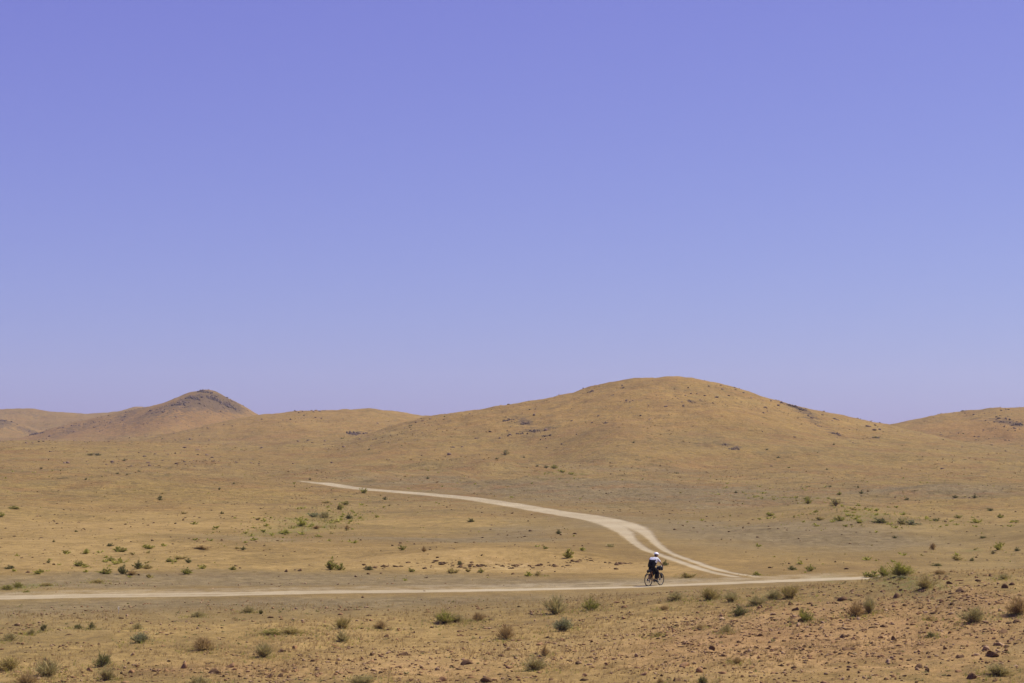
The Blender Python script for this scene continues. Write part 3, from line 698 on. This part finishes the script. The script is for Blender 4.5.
scrub('olive_scrub', 7000, 106, 420, .12, .5, LM['olive'], lambda x, y: np.clip(.04+zsum(x, y, Z_GREEN)*.7+.16*fbm(x, y, 24, 3, 13.), 0, 1), 'dull olive weeds dotted over the plain behind the road')
scrub('hill_scrub', 26000, 360, 900, .22, .8, LM['brown'], lambda x, y: np.clip(.10+.5*fbm(x, y, 55, 3, 8.), 0, 1), 'tiny brown scrub specks over the distant hillsides')
scrub('hill_bushes', 900, 330, 900, .3, 1.1, LM['dark'], lambda x, y: np.clip(.12+.6*fbm(x, y, 70, 3, 18.), 0, 1), 'tiny dark bushes dotted over the distant hillsides')

x, y = scatter_fan(26000, 480, 1500, .29)
ex = terrain0(x, y, False)
keep = rng.random(len(x)) < np.clip(.06+1.0*fbm(x, y, 60, 4, 33.)+.25*sst((ex-12)/22), 0, 1)
x, y = x[keep], y[keep]; z = terrain(x, y); sz = .20+.75*rng.random(len(x))**2.6
V, Fc = merge(np.c_[x, y, z+sz*.1], chips, np.c_[sz*1.2, sz, sz*.6], rng.random(len(x))*6.28)
o = link_mesh('hill_stones', np_mesh('hill_stones', V, Fc), rockmat('hillside_rock', (.11, .075, .050), (.24, .155, .10))); tagp(o, 'dark stones peppering the upper slopes of the hills', 'stones', kind='stuff')
x, y = scatter_fan(90000, 480, 1650, .29)
keep = rng.random(len(x)) < np.clip(zsum(x, y, Z_ROCK)*.55-.06, 0, 1)
x, y = x[keep], y[keep]; z = terrain(x, y); sz = (.22+.9*rng.random(len(x))**4)*np.clip(y/900, .8, 1.5)
V, Fc = merge(np.c_[x, y, z+sz*.15], chips, np.c_[sz*1.3, sz, sz*.8], rng.random(len(x))*6.28)
o = link_mesh('scree', np_mesh('scree', V, Fc), rockmat('scree_rock', (.085, .055, .036), (.20, .13, .085))); tagp(o, 'dark scree around the outcrops and on the pointed peak', 'stones', kind='stuff')
# rock outcrops on the hills
def outcrop_mesh(seed, n):
    r = np.random.default_rng(seed); Vs = [rock_v(ICO1, r)*np.array([.55, .55, .16])]; Fs = [ICO1[1]]; b = len(Vs[0])
    for k in range(n):
        V = rock_v(ICO1, r)*np.array([r.uniform(.06, .16), r.uniform(.08, .2), r.uniform(.15, .42)])*(1.2 if k < 4 else .8)
        a = r.random()*6.28; q = np.sqrt(r.random())*.5
        V = V + np.array([math.cos(a)*q, math.sin(a)*q, .05]); Vs.append(V); Fs.append(ICO1[1]+b); b += len(V)
    return np.vstack(Vs), np.vstack(Fs)
HRM = rockmat('hill_rock', (.040, .028, .022), (.13, .085, .060))
OUT = [(353,434,13,4.5,22,'dark rock outcrop on the low hill left of the track crest'),(365,433.5,7,3,10,'smaller outcrop touching the dark one on the low left-centre hill'),
 (525,424,9,5,20,'tallest dark outcrop on the left flank of the big hill'),(520,434,7,4,12,'dark outcrop low on the left flank of the big hill'),(535,431,10,4,16,'broad outcrop in the middle of the left flank cluster'),
 (547,436,9,3.5,14,'lower right outcrop of the left flank cluster'),(556,428.5,6,2.5,8,'small dark outcrop right of the left flank cluster'),(508,420,12,3,14,'faint outcrop near the skyline left of the big hill'),
 (690,401.5,4,3,6,'single dark boulder group right below the big summit'),(795,407,14,4,22,'long dark outcrop on the right skyline shoulder of the big hill'),(802,410,9,4.5,14,'dark crag just under the right skyline shoulder'),
 (735,449,11,3,16,'flat dark outcrop at the right foot of the big hill'),(725,445,6,2.5,8,'small outcrop left of the flat one at the hill foot'),(836,434,8,4,12,'dark outcrop on the slope under the right saddle'),
 (876,437.5,7,2.5,9,'low outcrop just below the saddle between the two hills'),(1018,425,9,7,20,'dark crag on the right hill at the picture edge'),(1001,422,7,3,9,'small outcrop on the right hill beside the edge crag'),
 (605,423,6,2.5,8,'reddish outcrop on the lower spur of the big hill'),(622,388,5,2.5,8,'small outcrop on the upper left slope of the summit'),(612,395,3.5,2,5,'tiny boulder group beneath the upper left slope'),(590,392,8,2.5,10,'faint outcrop under the left shoulder of the summit'),
 (60,428,8,3,10,'dark ledge on the far left low hills'),(36,434,14,3.5,16,'dark outcrop at the foot of the far left hills'),(4,421,8,3,10,'dark ledge on the far hill at the left picture edge'),(75,426,9,3,10,'grey ledge on the far slope left of the pointed peak'),(93,423,7,2.5,8,'small ledge midway up the slope to the pointed peak'),
 (205,392,15,4,26,'rocky crown of the pointed left peak'),(193,398,14,5,20,'rock band left below the pointed peak'),(215,400,16,6,26,'dark rock band right below the pointed peak'),(229,406,14,5,18,'dark rocks on the right shoulder of the pointed peak'),(180,405,12,4,12,'scattered grey rocks left of the pointed peak'),(160,412,9,3,9,'grey rocks on the left flank of the pointed peak')]
for k, (u, v, w, h, n, lab) in enumerate(OUT):
    p = ground(u, v); s = p.y/F
    V, Fc = outcrop_mesh(600+k, int(n*1.6))
    V = V*np.array([w*s*1.1, w*s*1.2, h*s*1.45])
    V[:, 2] += terrain(V[:, 0]+p.x, V[:, 1]+p.y)-p.z - .05*h*s
    o = link_mesh('rock_outcrop', np_mesh('rock_outcrop', V, Fc), HRM); o.location = p
    tagp(o, lab, 'rock outcrop', 'rock outcrops on the hills')

# pale dead stalk by the road
p = ground(118.5, 614)
root = empty('dead_stalk', p); tagp(root, 'pale dead stalk standing alone below the left part of the road', 'plant')
PS = simple('bleached_stalk', (.62, .56, .46))
def tube_bm(bm, pts, rads, n=8, cap=True):
    pts = [Vector(q) for q in pts]; rings = []
    for i, q in enumerate(pts):
        t = (pts[min(i+1, len(pts)-1)]-pts[max(i-1, 0)]).normalized()
        a = t.cross(Vector((0, 0, 1)) if abs(t.z) < .9 else Vector((1, 0, 0))).normalized(); b = t.cross(a)
        r = rads[i] if isinstance(rads, (list, tuple)) else rads
        rings.append([bm.verts.new(q+(a*math.cos(2*PI*k/n)+b*math.sin(2*PI*k/n))*r) for k in range(n)])
    for i in range(len(rings)-1):
        for k in range(n): bm.faces.new((rings[i][k], rings[i][(k+1) % n], rings[i+1][(k+1) % n], rings[i+1][k]))
    if cap: bm.faces.new(rings[0][::-1]); bm.faces.new(rings[-1])
def bm_obj(name, bm, m, parent=None, smooth=True):
    bmesh.ops.recalc_face_normals(bm, faces=bm.faces)
    me = bpy.data.meshes.new(name); bm.to_mesh(me); bm.free(); return link_mesh(name, me, m, parent, smooth)
bm = bmesh.new(); tube_bm(bm, [(0, 0, -.03), (.01, 0, .15), (-.01, .01, .33)], [.012, .010, .005], 6); bm_obj('stem', bm, PS, root)
for q in ((.07, .2), (-.06, .24), (.04, .29)):
    bm = bmesh.new(); tube_bm(bm, [(0, 0, q[1]-.05), (q[0], .02, q[1]+.04)], [.007, .003], 5); bm_obj('twig', bm, PS, root)

# ------------------------------------------------------------------ bicycle (x forward, y left, z up)
ORANGE = simple('orange_frame_paint', (.55, .26, .06), .35, .5); BLACK = simple('black_rubber', (.02, .02, .02), .7)
BMET = simple('black_metal', (.03, .03, .032), .4, .5); SIL = simple('silver_metal', (.45, .45, .46), .35, .5, 1.)
BAG = simple('bag_fabric', (.028, .027, .026), .85)
pw = ground(653.6, 586.6); BS = .935; HEAD = math.radians(47)
BK = empty('bicycle', pw, HEAD); BK.location.z += .03; BK.scale = (BS, BS, BS)
tagp(BK, 'dark loaded bicycle with orange front tube ridden along the dirt road', 'bicycle')
WR = .345; RH = (-.44, 0, WR); FH = (.60, 0, WR); BB = (0, 0, .285); SADP = (-.19, 0, .93)
def torus_bm(bm, R_, r_, n=40, m=8):
    rings = []
    for i in range(n):
        a = 2*PI*i/n; c = Vector((math.cos(a), 0, math.sin(a)))
        rings.append([bm.verts.new(c*(R_+r_*math.cos(2*PI*k/m))+Vector((0, r_*math.sin(2*PI*k/m), 0))) for k in range(m)])
    for i in range(n):
        for k in range(m): bm.faces.new((rings[i][k], rings[i][(k+1) % m], rings[(i+1) % n][(k+1) % m], rings[(i+1) % n][k]))
def wheel(hub, rz=0):
    bm = bmesh.new(); torus_bm(bm, WR-.019, .018); w = bm_obj('wheel', bm, BLACK, BK); w.location = hub; w.rotation_euler = (0, 0, rz)
    bm = bmesh.new(); torus_bm(bm, WR-.05, .010, 40, 6); bm_obj('rim', bm, BMET, w)
    bm = bmesh.new(); tube_bm(bm, [(0, -.05, 0), (0, .05, 0)], .022, 12); bm_obj('hub', bm, SIL, w)
    bm = bmesh.new()
    for k in range(28):
        a = 2*PI*k/28; s = .03 if k % 2 else -.03
        tube_bm(bm, [(math.cos(a)*.02, s, math.sin(a)*.02), (math.cos(a+.12)*(WR-.06), 0, math.sin(a+.12)*(WR-.06))], .0015, 4)
    bm_obj('spokes', bm, SIL, w)
    bm = bmesh.new(); tube_bm(bm, [(0, .052, 0), (0, .056, 0)], .075, 20); bm_obj('brake_disc', bm, BMET, w)
    return w
wheel(RH); wheel(FH, .10)
bm = bmesh.new()
for a, b, r in (((-.155, 0, .78), BB, .018), ((.40, 0, .84), (-.15, 0, .80), .016), ((.43, 0, .76), BB, .024), ((.385, 0, .89), (.445, 0, .72), .024),
                ((-.155, .0, .78), (-.44, .06, WR), .009), ((-.155, 0, .78), (-.44, -.06, WR), .009), (BB, (-.44, .06, WR), .010), (BB, (-.44, -.06, WR), .010), ((0, -.04, .285), (0, .04, .285), .026)):
    tube_bm(bm, [a, b], r, 10)
bm_obj('frame', bm, ORANGE, BK)
bm = bmesh.new(); tube_bm(bm, [(.445, 0, .73), (.455, 0, .70)], .022, 10)
for s in (1, -1): tube_bm(bm, [(.455, s*.02, .71), (.47, s*.055, .66), (.56, s*.058, .42), (.60, s*.058, WR)], [.016, .016, .012, .009], 8)
bm_obj('fork', bm, ORANGE, BK)
bm = bmesh.new(); tube_bm(bm, [(-.155, 0, .78), (-.185, 0, .91)], .0135, 10); bm_obj('seat_post', bm, BMET, BK)
bm = bmesh.new()
sec = [(-.31, .075, .03), (-.27, .085, .035), (-.2, .055, .028), (-.12, .028, .022), (-.05, .018, .016)]
rings = []
for x_, w_, t_ in sec: rings.append([bm.verts.new((x_, w_*math.cos(2*PI*k/12), .935+t_*math.sin(2*PI*k/12)*.8)) for k in range(12)])
for i in range(4):
    for k in range(12): bm.faces.new((rings[i][k], rings[i][(k+1) % 12], rings[i+1][(k+1) % 12], rings[i+1][k]))
bm.faces.new(rings[0]); bm.faces.new(rings[-1]); bm_obj('saddle', bm, BLACK, BK)
bm = bmesh.new(); tube_bm(bm, [(.385, 0, .89), (.365, 0, .99)], .016, 8); tube_bm(bm, [(.367, 0, .985), (.455, 0, 1.06)], .017, 8); bm_obj('stem', bm, BMET, BK)
bm = bmesh.new(); tube_bm(bm, [(.37, .35, 1.075), (.43, .18, 1.075), (.455, .05, 1.06), (.455, -.05, 1.06), (.43, -.18, 1.075), (.37, -.35, 1.075)], .014, 10); bm_obj('handlebar', bm, BMET, BK)
for s in (1, -1):
    bm = bmesh.new(); tube_bm(bm, [(.395, s*.27, 1.076), (.368, s*.352, 1.076)], .018, 10); bm_obj('grip', bm, BLACK, BK)
    bm = bmesh.new(); tube_bm(bm, [(.42, s*.23, 1.07), (.45, s*.24, 1.05), (.44, s*.31, 1.045)], .005, 6); bm_obj('brake_lever', bm, SIL, BK)
bm = bmesh.new()
tube_bm(bm, [(0, -.05, .285), (0, -.056, .285)], .085, 24); tube_bm(bm, [(0, -.065, .285), (0, .065, .285)], .012, 8)
CR = math.radians(-25); cx_, cz_ = .17*math.cos(CR), .17*math.sin(CR)
tube_bm(bm, [(0, -.07, .285), (cx_, -.08, .285+cz_)], .011, 8); tube_bm(bm, [(0, .07, .285), (-cx_, .08, .285-cz_)], .011, 8); bm_obj('crankset', bm, BMET, BK)
PDR = Vector((cx_, -.13, .285+cz_)); PDL = Vector((-cx_, .13, .285-cz_))
for P_ in (PDR, PDL):
    bm = bmesh.new(); bmesh.ops.create_cube(bm, size=1., matrix=Matrix.Translation(P_)@Matrix.Diagonal((.09, .09, .016, 1))); bmesh.ops.bevel(bm, geom=bm.edges[:], offset=.004, segments=1); bm_obj('pedal', bm, BMET, BK)
bm = bmesh.new(); tube_bm(bm, [(0, -.053, .37), (-.44, -.053, .385), (-.475, -.053, WR), (-.44, -.053, .305), (-.2, -.053, .25), (0, -.053, .20)], .005, 5); bm_obj('chain', bm, BMET, BK)
def bag(name, loc, s, rot=(0, 0, 0), parent=BK, m=BAG):
    bm = bmesh.new(); bmesh.ops.create_cube(bm, size=1.); bmesh.ops.subdivide_edges(bm, edges=bm.edges[:], cuts=5, use_grid_fill=True)
    for v in bm.verts:
        q = v.co*2; l4 = (abs(q.x)**4+abs(q.y)**4+abs(q.z)**4)**.25; v.co = q/max(l4, 1e-4)*.5
        v.co += Vector((math.sin(q.y*9+q.z*5), math.sin(q.z*8+q.x*4), math.sin(q.x*7+q.y*6)))*.012
        v.co = Vector((v.co.x*s[0], v.co.y*s[1], v.co.z*s[2]))
    o = bm_obj(name, bm, m, parent); o.location = loc; o.rotation_euler = rot; return o
hb = bag('handlebar_bag', (.54, 0, .93), (.20, .38, .23)); 
for s in (1, -1):
    bm = bmesh.new(); torus_bm(bm, .118, .006, 20, 4); st = bm_obj('strap', bm, SIL, hb); st.location = (0, s*.12, 0)
bag('saddle_bag', (-.36, 0, .83), (.34, .15, .16), (0, -.25, 0)); bag('frame_bag', (.12, 0, .69), (.36, .06, .14), (0, .12, 0))
for s in (1, -1): bag('fork_bag', (.54, s*.11, .52), (.11, .10, .26), (0, -.3, 0))
bm = bmesh.new(); tube_bm(bm, [(-.5, 0, .74), (-.64, 0, .66), (-.74, 0, .56)], .018, 6); bm_obj('mudguard', bm, BLACK, BK)
bm = bmesh.new(); tube_bm(bm, [(-.44, -.065, .345), (-.43, -.065, .27), (-.41, -.065, .21)], .02, 8); bm_obj('derailleur', bm, BMET, BK)

# ------------------------------------------------------------------ rider
SKIN = simple('skin', (.36, .20, .13), .6); WHITE = simple('white_cloth', (.60, .60, .62), .85); BCL = simple('black_cloth', (.011, .011, .012), .95, .1)
HAIR = simple('dark_hair', (.03, .02, .015), .7); HELM = simple('white_helmet', (.78, .79, .82), .3, .5); LENS = simple('dark_lens', (.015, .015, .018), .15, .6); SHOE = simple('black_shoe', (.03, .03, .03), .6)
def skin_mesh(name, verts, edges, rads, root=0, sub=2):
    me = bpy.data.meshes.new(name); me.from_pydata([tuple(v) for v in verts], edges, []); o = bpy.data.objects.new(name, me); col.objects.link(o)
    md = o.modifiers.new('s', 'SKIN'); sd = o.modifiers.new('b', 'SUBSURF'); sd.levels = sd.render_levels = sub
    for i, r_ in enumerate(rads):
        sv = me.skin_vertices[0].data[i]; sv.radius = (r_, r_) if isinstance(r_, (int, float)) else r_; sv.use_root = (i == root)
    bpy.context.view_layer.update()
    ev = o.evaluated_get(bpy.context.evaluated_depsgraph_get()); out = bpy.data.meshes.new_from_object(ev)
    bpy.data.objects.remove(o); return out
J = dict(pel=(-.19, 0, 1.01), sp1=(-.15, 0, 1.16), sp2=(-.04, 0, 1.30), ch=(.07, 0, 1.42), nb=(.14, 0, 1.515), nk=(.185, 0, 1.56), hd=(.145, 0, 1.68))
PR = Vector((-.19, 0, 1.0))
class Sk:
    def __init__(s): s.v = []; s.e = []; s.r = []
    def add(s, p, r_, par=None):
        s.v.append(Vector(p)); s.r.append(r_)
        if par is not None: s.e.append((par, len(s.v)-1))
        return len(s.v)-1
def legpts(s):   # s=-1 right (pedal down), 1 left (pedal up)
    pd = PDR if s < 0 else PDL
    hip = Vector((-.17, s*.09, .97)); ank = pd + Vector((-.11, -s*.01, .115)); 
    L1, L2 = .43, .42; dv = ank-hip; D_ = min(dv.length, .845); m = (L1*L1-L2*L2+D_*D_)/(2*D_); h = math.sqrt(max(L1*L1-m*m, 0))
    u_ = dv.normalized(); fw = Vector((1, s*.08, .2)); fw = (fw-u_*fw.dot(u_)).normalized()
    return hip, hip+u_*m+fw*h, ank, pd
sk = Sk()
i0 = sk.add(J['pel'], (.13, .10)); i1 = sk.add(J['sp1'], (.115, .09), i0); i2 = sk.add(J['sp2'], (.13, .10), i1); i3 = sk.add(J['ch'], (.14, .10), i2); i4 = sk.add(J['nb'], (.07, .065), i3); i5 = sk.add(J['nk'], .052, i4); i6 = sk.add((.215, 0, 1.60), .055, i5)
ARM = {}
for s in (1, -1):
    sh = Vector((.10, s*.185, 1.46)); gr_ = Vector((.382, s*.31, 1.10)); el = Vector((.235, s*.32, 1.25)); wr = Vector((.335, s*.305, 1.135))
    ARM[s] = (sh, el, wr, gr_)
    a = sk.add(sh, .056, i3); a = sk.add(sh.lerp(el, .5), .047, a); a = sk.add(el, .038, a); a = sk.add(el.lerp(wr, .35), .037, a); a = sk.add(wr, .026, a)
    pm = sk.add((.372, s*.31, 1.112), .03, a)
    for k in range(4):      # fingers curl over the grip
        yo = s*(.275+.023*k); L = (.9, 1., .95, .78)[k]
        b = sk.add((.395, yo, 1.106), .0105, pm); b = sk.add((.395+.027*L, yo, 1.092), .0095, b); b = sk.add((.398+.030*L, yo, 1.066), .0088, b); b = sk.add((.392, yo, 1.052), .0078, b)
    b = sk.add((.366, s*.275, 1.10), .012, pm); b = sk.add((.366, s*.262, 1.075), .011, b); b = sk.add((.378, s*.255, 1.055), .009, b)
    hip, kn, ank, pd = legpts(s)
    a = sk.add(hip, .088, i0); a = sk.add(hip.lerp(kn, .5), .075, a); a = sk.add(kn, .052, a); a = sk.add(kn.lerp(ank, .3), .055, a); a = sk.add(kn.lerp(ank, .7), .040, a); a = sk.add(ank, .034, a)
    a = sk.add(pd+Vector((.0, 0, .045)), .034, a); a = sk.add(pd+Vector((.09, 0, .035)), .026, a)
body = skin_mesh('person', sk.v, sk.e, sk.r)
bm = bmesh.new(); bm.from_mesh(body)
# head: shaped sphere with face, ears, nose in the same mesh
hc = Vector((.235, 0, 1.645)); hm = bmesh.new(); bmesh.ops.create_uvsphere(hm, u_segments=28, v_segments=20, radius=1.)
for v in hm.verts:
    q = v.co; x_, y_, z_ = q
    jaw = max(0, -z_)
    nx = x_*.098*(1-.12*jaw); ny = y_*.078*(1-.30*jaw); nz = z_*.118
    if x_ > .5 and abs(y_) < .22 and -.35 < z_ < .15: nx += .018*(1-abs(y_)/.22)*(1-abs(z_+.18)/.35 if abs(z_+.18) < .35 else 0)
    if x_ > .5 and .15 < abs(y_) < .6 and .0 < z_ < .3: nx -= .006
    if x_ > .5 and abs(y_) < .35 and -.62 < z_ < -.5: nx -= .004
    if abs(y_) > .9 and abs(z_) < .35 and abs(x_) < .35: ny += math.copysign(.016, y_)
    v.co = Vector((nx, ny, nz))
RT = Matrix.Translation(hc)@Matrix.Rotation(-.35, 4, 'Z')@Matrix.Rotation(.12, 4, 'Y')
hm.transform(RT); tm = bpy.data.meshes.new('t'); hm.to_mesh(tm); hm.free(); bm.from_mesh(tm)
PE = empty('person', pw, HEAD); bpy.data.objects.remove(PE)
PER = bm_obj('person', bm, SKIN); PER.location = BK.location; PER.rotation_euler = (0, 0, HEAD); PER.scale = (BS, BS, BS)
tagp(PER, 'cyclist in white and black top, black trousers and white helmet riding away', 'person')
def cloth(name, sk_, mats, root=0, sub=2):
    me = skin_mesh(name, sk_.v, sk_.e, sk_.r, root, sub); o = link_mesh(name, me, mats, PER, True); return o
tr = Sk(); a0 = tr.add((-.19, 0, 1.0), (.22, .18)); a1 = tr.add((-.165, 0, 1.10), (.20, .17), a0)
for s in (1, -1):
    hip, kn, ank, pd = legpts(s)
    a = tr.add(hip, .145, a0); a = tr.add(hip.lerp(kn, .5), .150, a); a = tr.add(kn, .130, a); a = tr.add(kn.lerp(ank, .4), .138, a); a = tr.add(kn.lerp(ank, .9), .110, a)
cloth('trousers', tr, BCL)
jk = Sk(); b00 = jk.add((-.19, 0, .97), (.20, .17)); b0 = jk.add((-.18, 0, 1.06), (.225, .20), b00); b1 = jk.add(J['sp1'], (.235, .21), b0); b2 = jk.add(J['sp2'], (.25, .215), b1); b3 = jk.add((.055, 0, 1.41), (.215, .18), b2); b4 = jk.add((.125, 0, 1.50), (.12, .11), b3)
for s in (1, -1):
    sh, el, wr, _g = ARM[s]
    a = jk.add(sh, .095, b3); a = jk.add(sh.lerp(el, .5), .075, a); a = jk.add(sh.lerp(el, .85), .068, a)
shirt = cloth('jersey', jk, [WHITE, BCL])
for p_ in shirt.data.polygons:
    c = p_.center; p_.material_index = 1 if (c.z < 1.455 + .15*(c.x) and abs(c.y) < .22) else 0
for s in (1, -1):
    hip, kn, ank, pd = legpts(s)
    q = Sk(); a = q.add(ank+Vector((-.045, 0, -.045)), .040); b = q.add(ank+Vector((.01, 0, -.045)), .044, a); c = q.add(pd+Vector((.02, 0, .048)), .045, b); dd = q.add(pd+Vector((.10, 0, .040)), .034, c)
    e_ = q.add(ank+Vector((-.01, 0, .03)), .044, b); cloth('shoe', q, SHOE)
# helmet: half shell with ridges
bm = bmesh.new(); bmesh.ops.create_uvsphere(bm, u_segments=32, v_segments=20, radius=1.)
bmesh.ops.delete(bm, geom=[v for v in bm.verts if v.co.z < .02], context='VERTS')
for v in bm.verts:
    rdg = 1+.035*math.cos(v.co.y*16) if v.co.z > .2 else 1
    v.co = Vector((v.co.x*.138*rdg, v.co.y*.105*rdg, v.co.z*.115*rdg+.035))
bmesh.ops.solidify(bm, geom=bm.faces[:], thickness=-.012); bm.transform(RT); he = bm_obj('helmet', bm, HELM, PER)
bm = bmesh.new()
for s in (1, -1): tube_bm(bm, [RT@Vector((.02, s*.083, .045)), RT@Vector((.02, s*.078, -.03)), RT@Vector((.03, s*.04, -.115)), RT@Vector((.03, 0, -.125))], .005, 5)
bm_obj('strap', bm, BCL, he)
bm = bmesh.new()
for s in (1, -1):
    tube_bm(bm, [RT@Vector((.088, s*.012, .012)), RT@Vector((.096, s*.035, .012)), RT@Vector((.08, s*.062, .012))], [.014, .022, .012], 10)
    tube_bm(bm, [RT@Vector((.08, s*.064, .014)), RT@Vector((.0, s*.086, .012))], .004, 5)
tube_bm(bm, [RT@Vector((.096, -.02, .014)), RT@Vector((.096, .02, .014))], .005, 5)
bm_obj('sunglasses', bm, LENS, PER)
bm = bmesh.new(); bmesh.ops.create_uvsphere(bm, u_segments=20, v_segments=14, radius=1.)
bmesh.ops.delete(bm, geom=[v for v in bm.verts if v.co.x > .25 or v.co.z < -.45], context='VERTS')
for v in bm.verts: v.co = Vector((v.co.x*.108, v.co.y*.086, v.co.z*.122))
bm.transform(RT); bm_obj('hair', bm, HAIR, PER)
for s in (1, -1):
    sh, el, wr, _g = ARM[s]
    q = Sk(); a = q.add(wr.lerp(el, .05), .033); a = q.add(Vector((.368, s*.31, 1.115)), .038, a); cloth('glove', q, BCL)

# ------------------------------------------------------------------ haze
HAZE = True
if HAZE:
    bm = bmesh.new(); bmesh.ops.create_cube(bm, size=1.)
    top = 125.; bot = -4.
    for v in bm.verts: v.co = Vector((v.co.x*7000, v.co.y*7000, (v.co.z+.5)*(top-bot)+bot))
    hmz = bpy.data.materials.new('haze_air'); hmz.use_nodes = True; n = hmz.node_tree.nodes; n.clear()
    o_ = n.new('ShaderNodeOutputMaterial'); pv = n.new('ShaderNodeVolumePrincipled'); pv.inputs['Color'].default_value = (.90, .90, .98, 1); pv.inputs['Density'].default_value = .00009; pv.inputs['Anisotropy'].default_value = .2
    hmz.node_tree.links.new(pv.outputs[0], o_.inputs['Volume'])
    me = bpy.data.meshes.new('haze'); bm.to_mesh(me); bm.free(); hz = link_mesh('haze', me, hmz); tagp(hz, 'thin pale desert haze over the plain', 'haze', kind='stuff')

# ------------------------------------------------------------------ light, sky, camera
SEL, SAZ = math.radians(55), math.radians(72)        # azimuth from +Y (view direction) towards +X
sd = Vector((math.cos(SEL)*math.sin(SAZ), math.cos(SEL)*math.cos(SAZ), math.sin(SEL)))
L = bpy.data.lights.new('sun', 'SUN'); L.energy = 4.4; L.angle = math.radians(.53); L.color = (1., .95, .87)
lo = bpy.data.objects.new('sun', L); col.objects.link(lo); lo.rotation_euler = sd.to_track_quat('Z', 'Y').to_euler()
w = bpy.data.worlds.new('World'); scn.world = w; w.use_nodes = True
n = w.node_tree.nodes; l = w.node_tree.links; bg = n['Background']
sky = n.new('ShaderNodeTexSky'); sky.sky_type = 'NISHITA'; sky.sun_disc = False; sky.sun_elevation = SEL; sky.sun_rotation = SAZ
sky.altitude = 1500; sky.air_density = 1.0; sky.dust_density = 2.0; sky.ozone_density = 8.0
sp = n.new('ShaderNodeSeparateColor'); cb = n.new('ShaderNodeCombineColor'); l.new(sky.outputs[0], sp.inputs[0])
for k_, (sc_, g_) in enumerate(((.725, .65), (.785, .92), (.92, .5))):      # camera colour response of the photograph
    p1 = n.new('ShaderNodeMath'); p1.operation = 'POWER'; l.new(sp.outputs[k_], p1.inputs[0]); p1.inputs[1].default_value = g_
    p2 = n.new('ShaderNodeMath'); p2.operation = 'MULTIPLY'; l.new(p1.outputs[0], p2.inputs[0]); p2.inputs[1].default_value = sc_*10**(1-g_); l.new(p2.outputs[0], cb.inputs[k_])
l.new(cb.outputs[0], bg.inputs[0]); bg.inputs[1].default_value = .075
cam = bpy.data.cameras.new('camera'); co = bpy.data.objects.new('camera', cam); col.objects.link(co)
cam.sensor_width = 36; cam.lens = F/1024*36; cam.clip_end = 20000; cam.clip_start = .5
co.location = (0, 0, CH); co.rotation_euler = (PI/2+PITCH, 0, 0); scn.camera = co
scn.view_settings.view_transform = 'Standard'; scn.view_settings.look = 'None'; scn.view_settings.exposure = .415; scn.view_settings.gamma = 1
scn.cycles.volume_bounces = 0
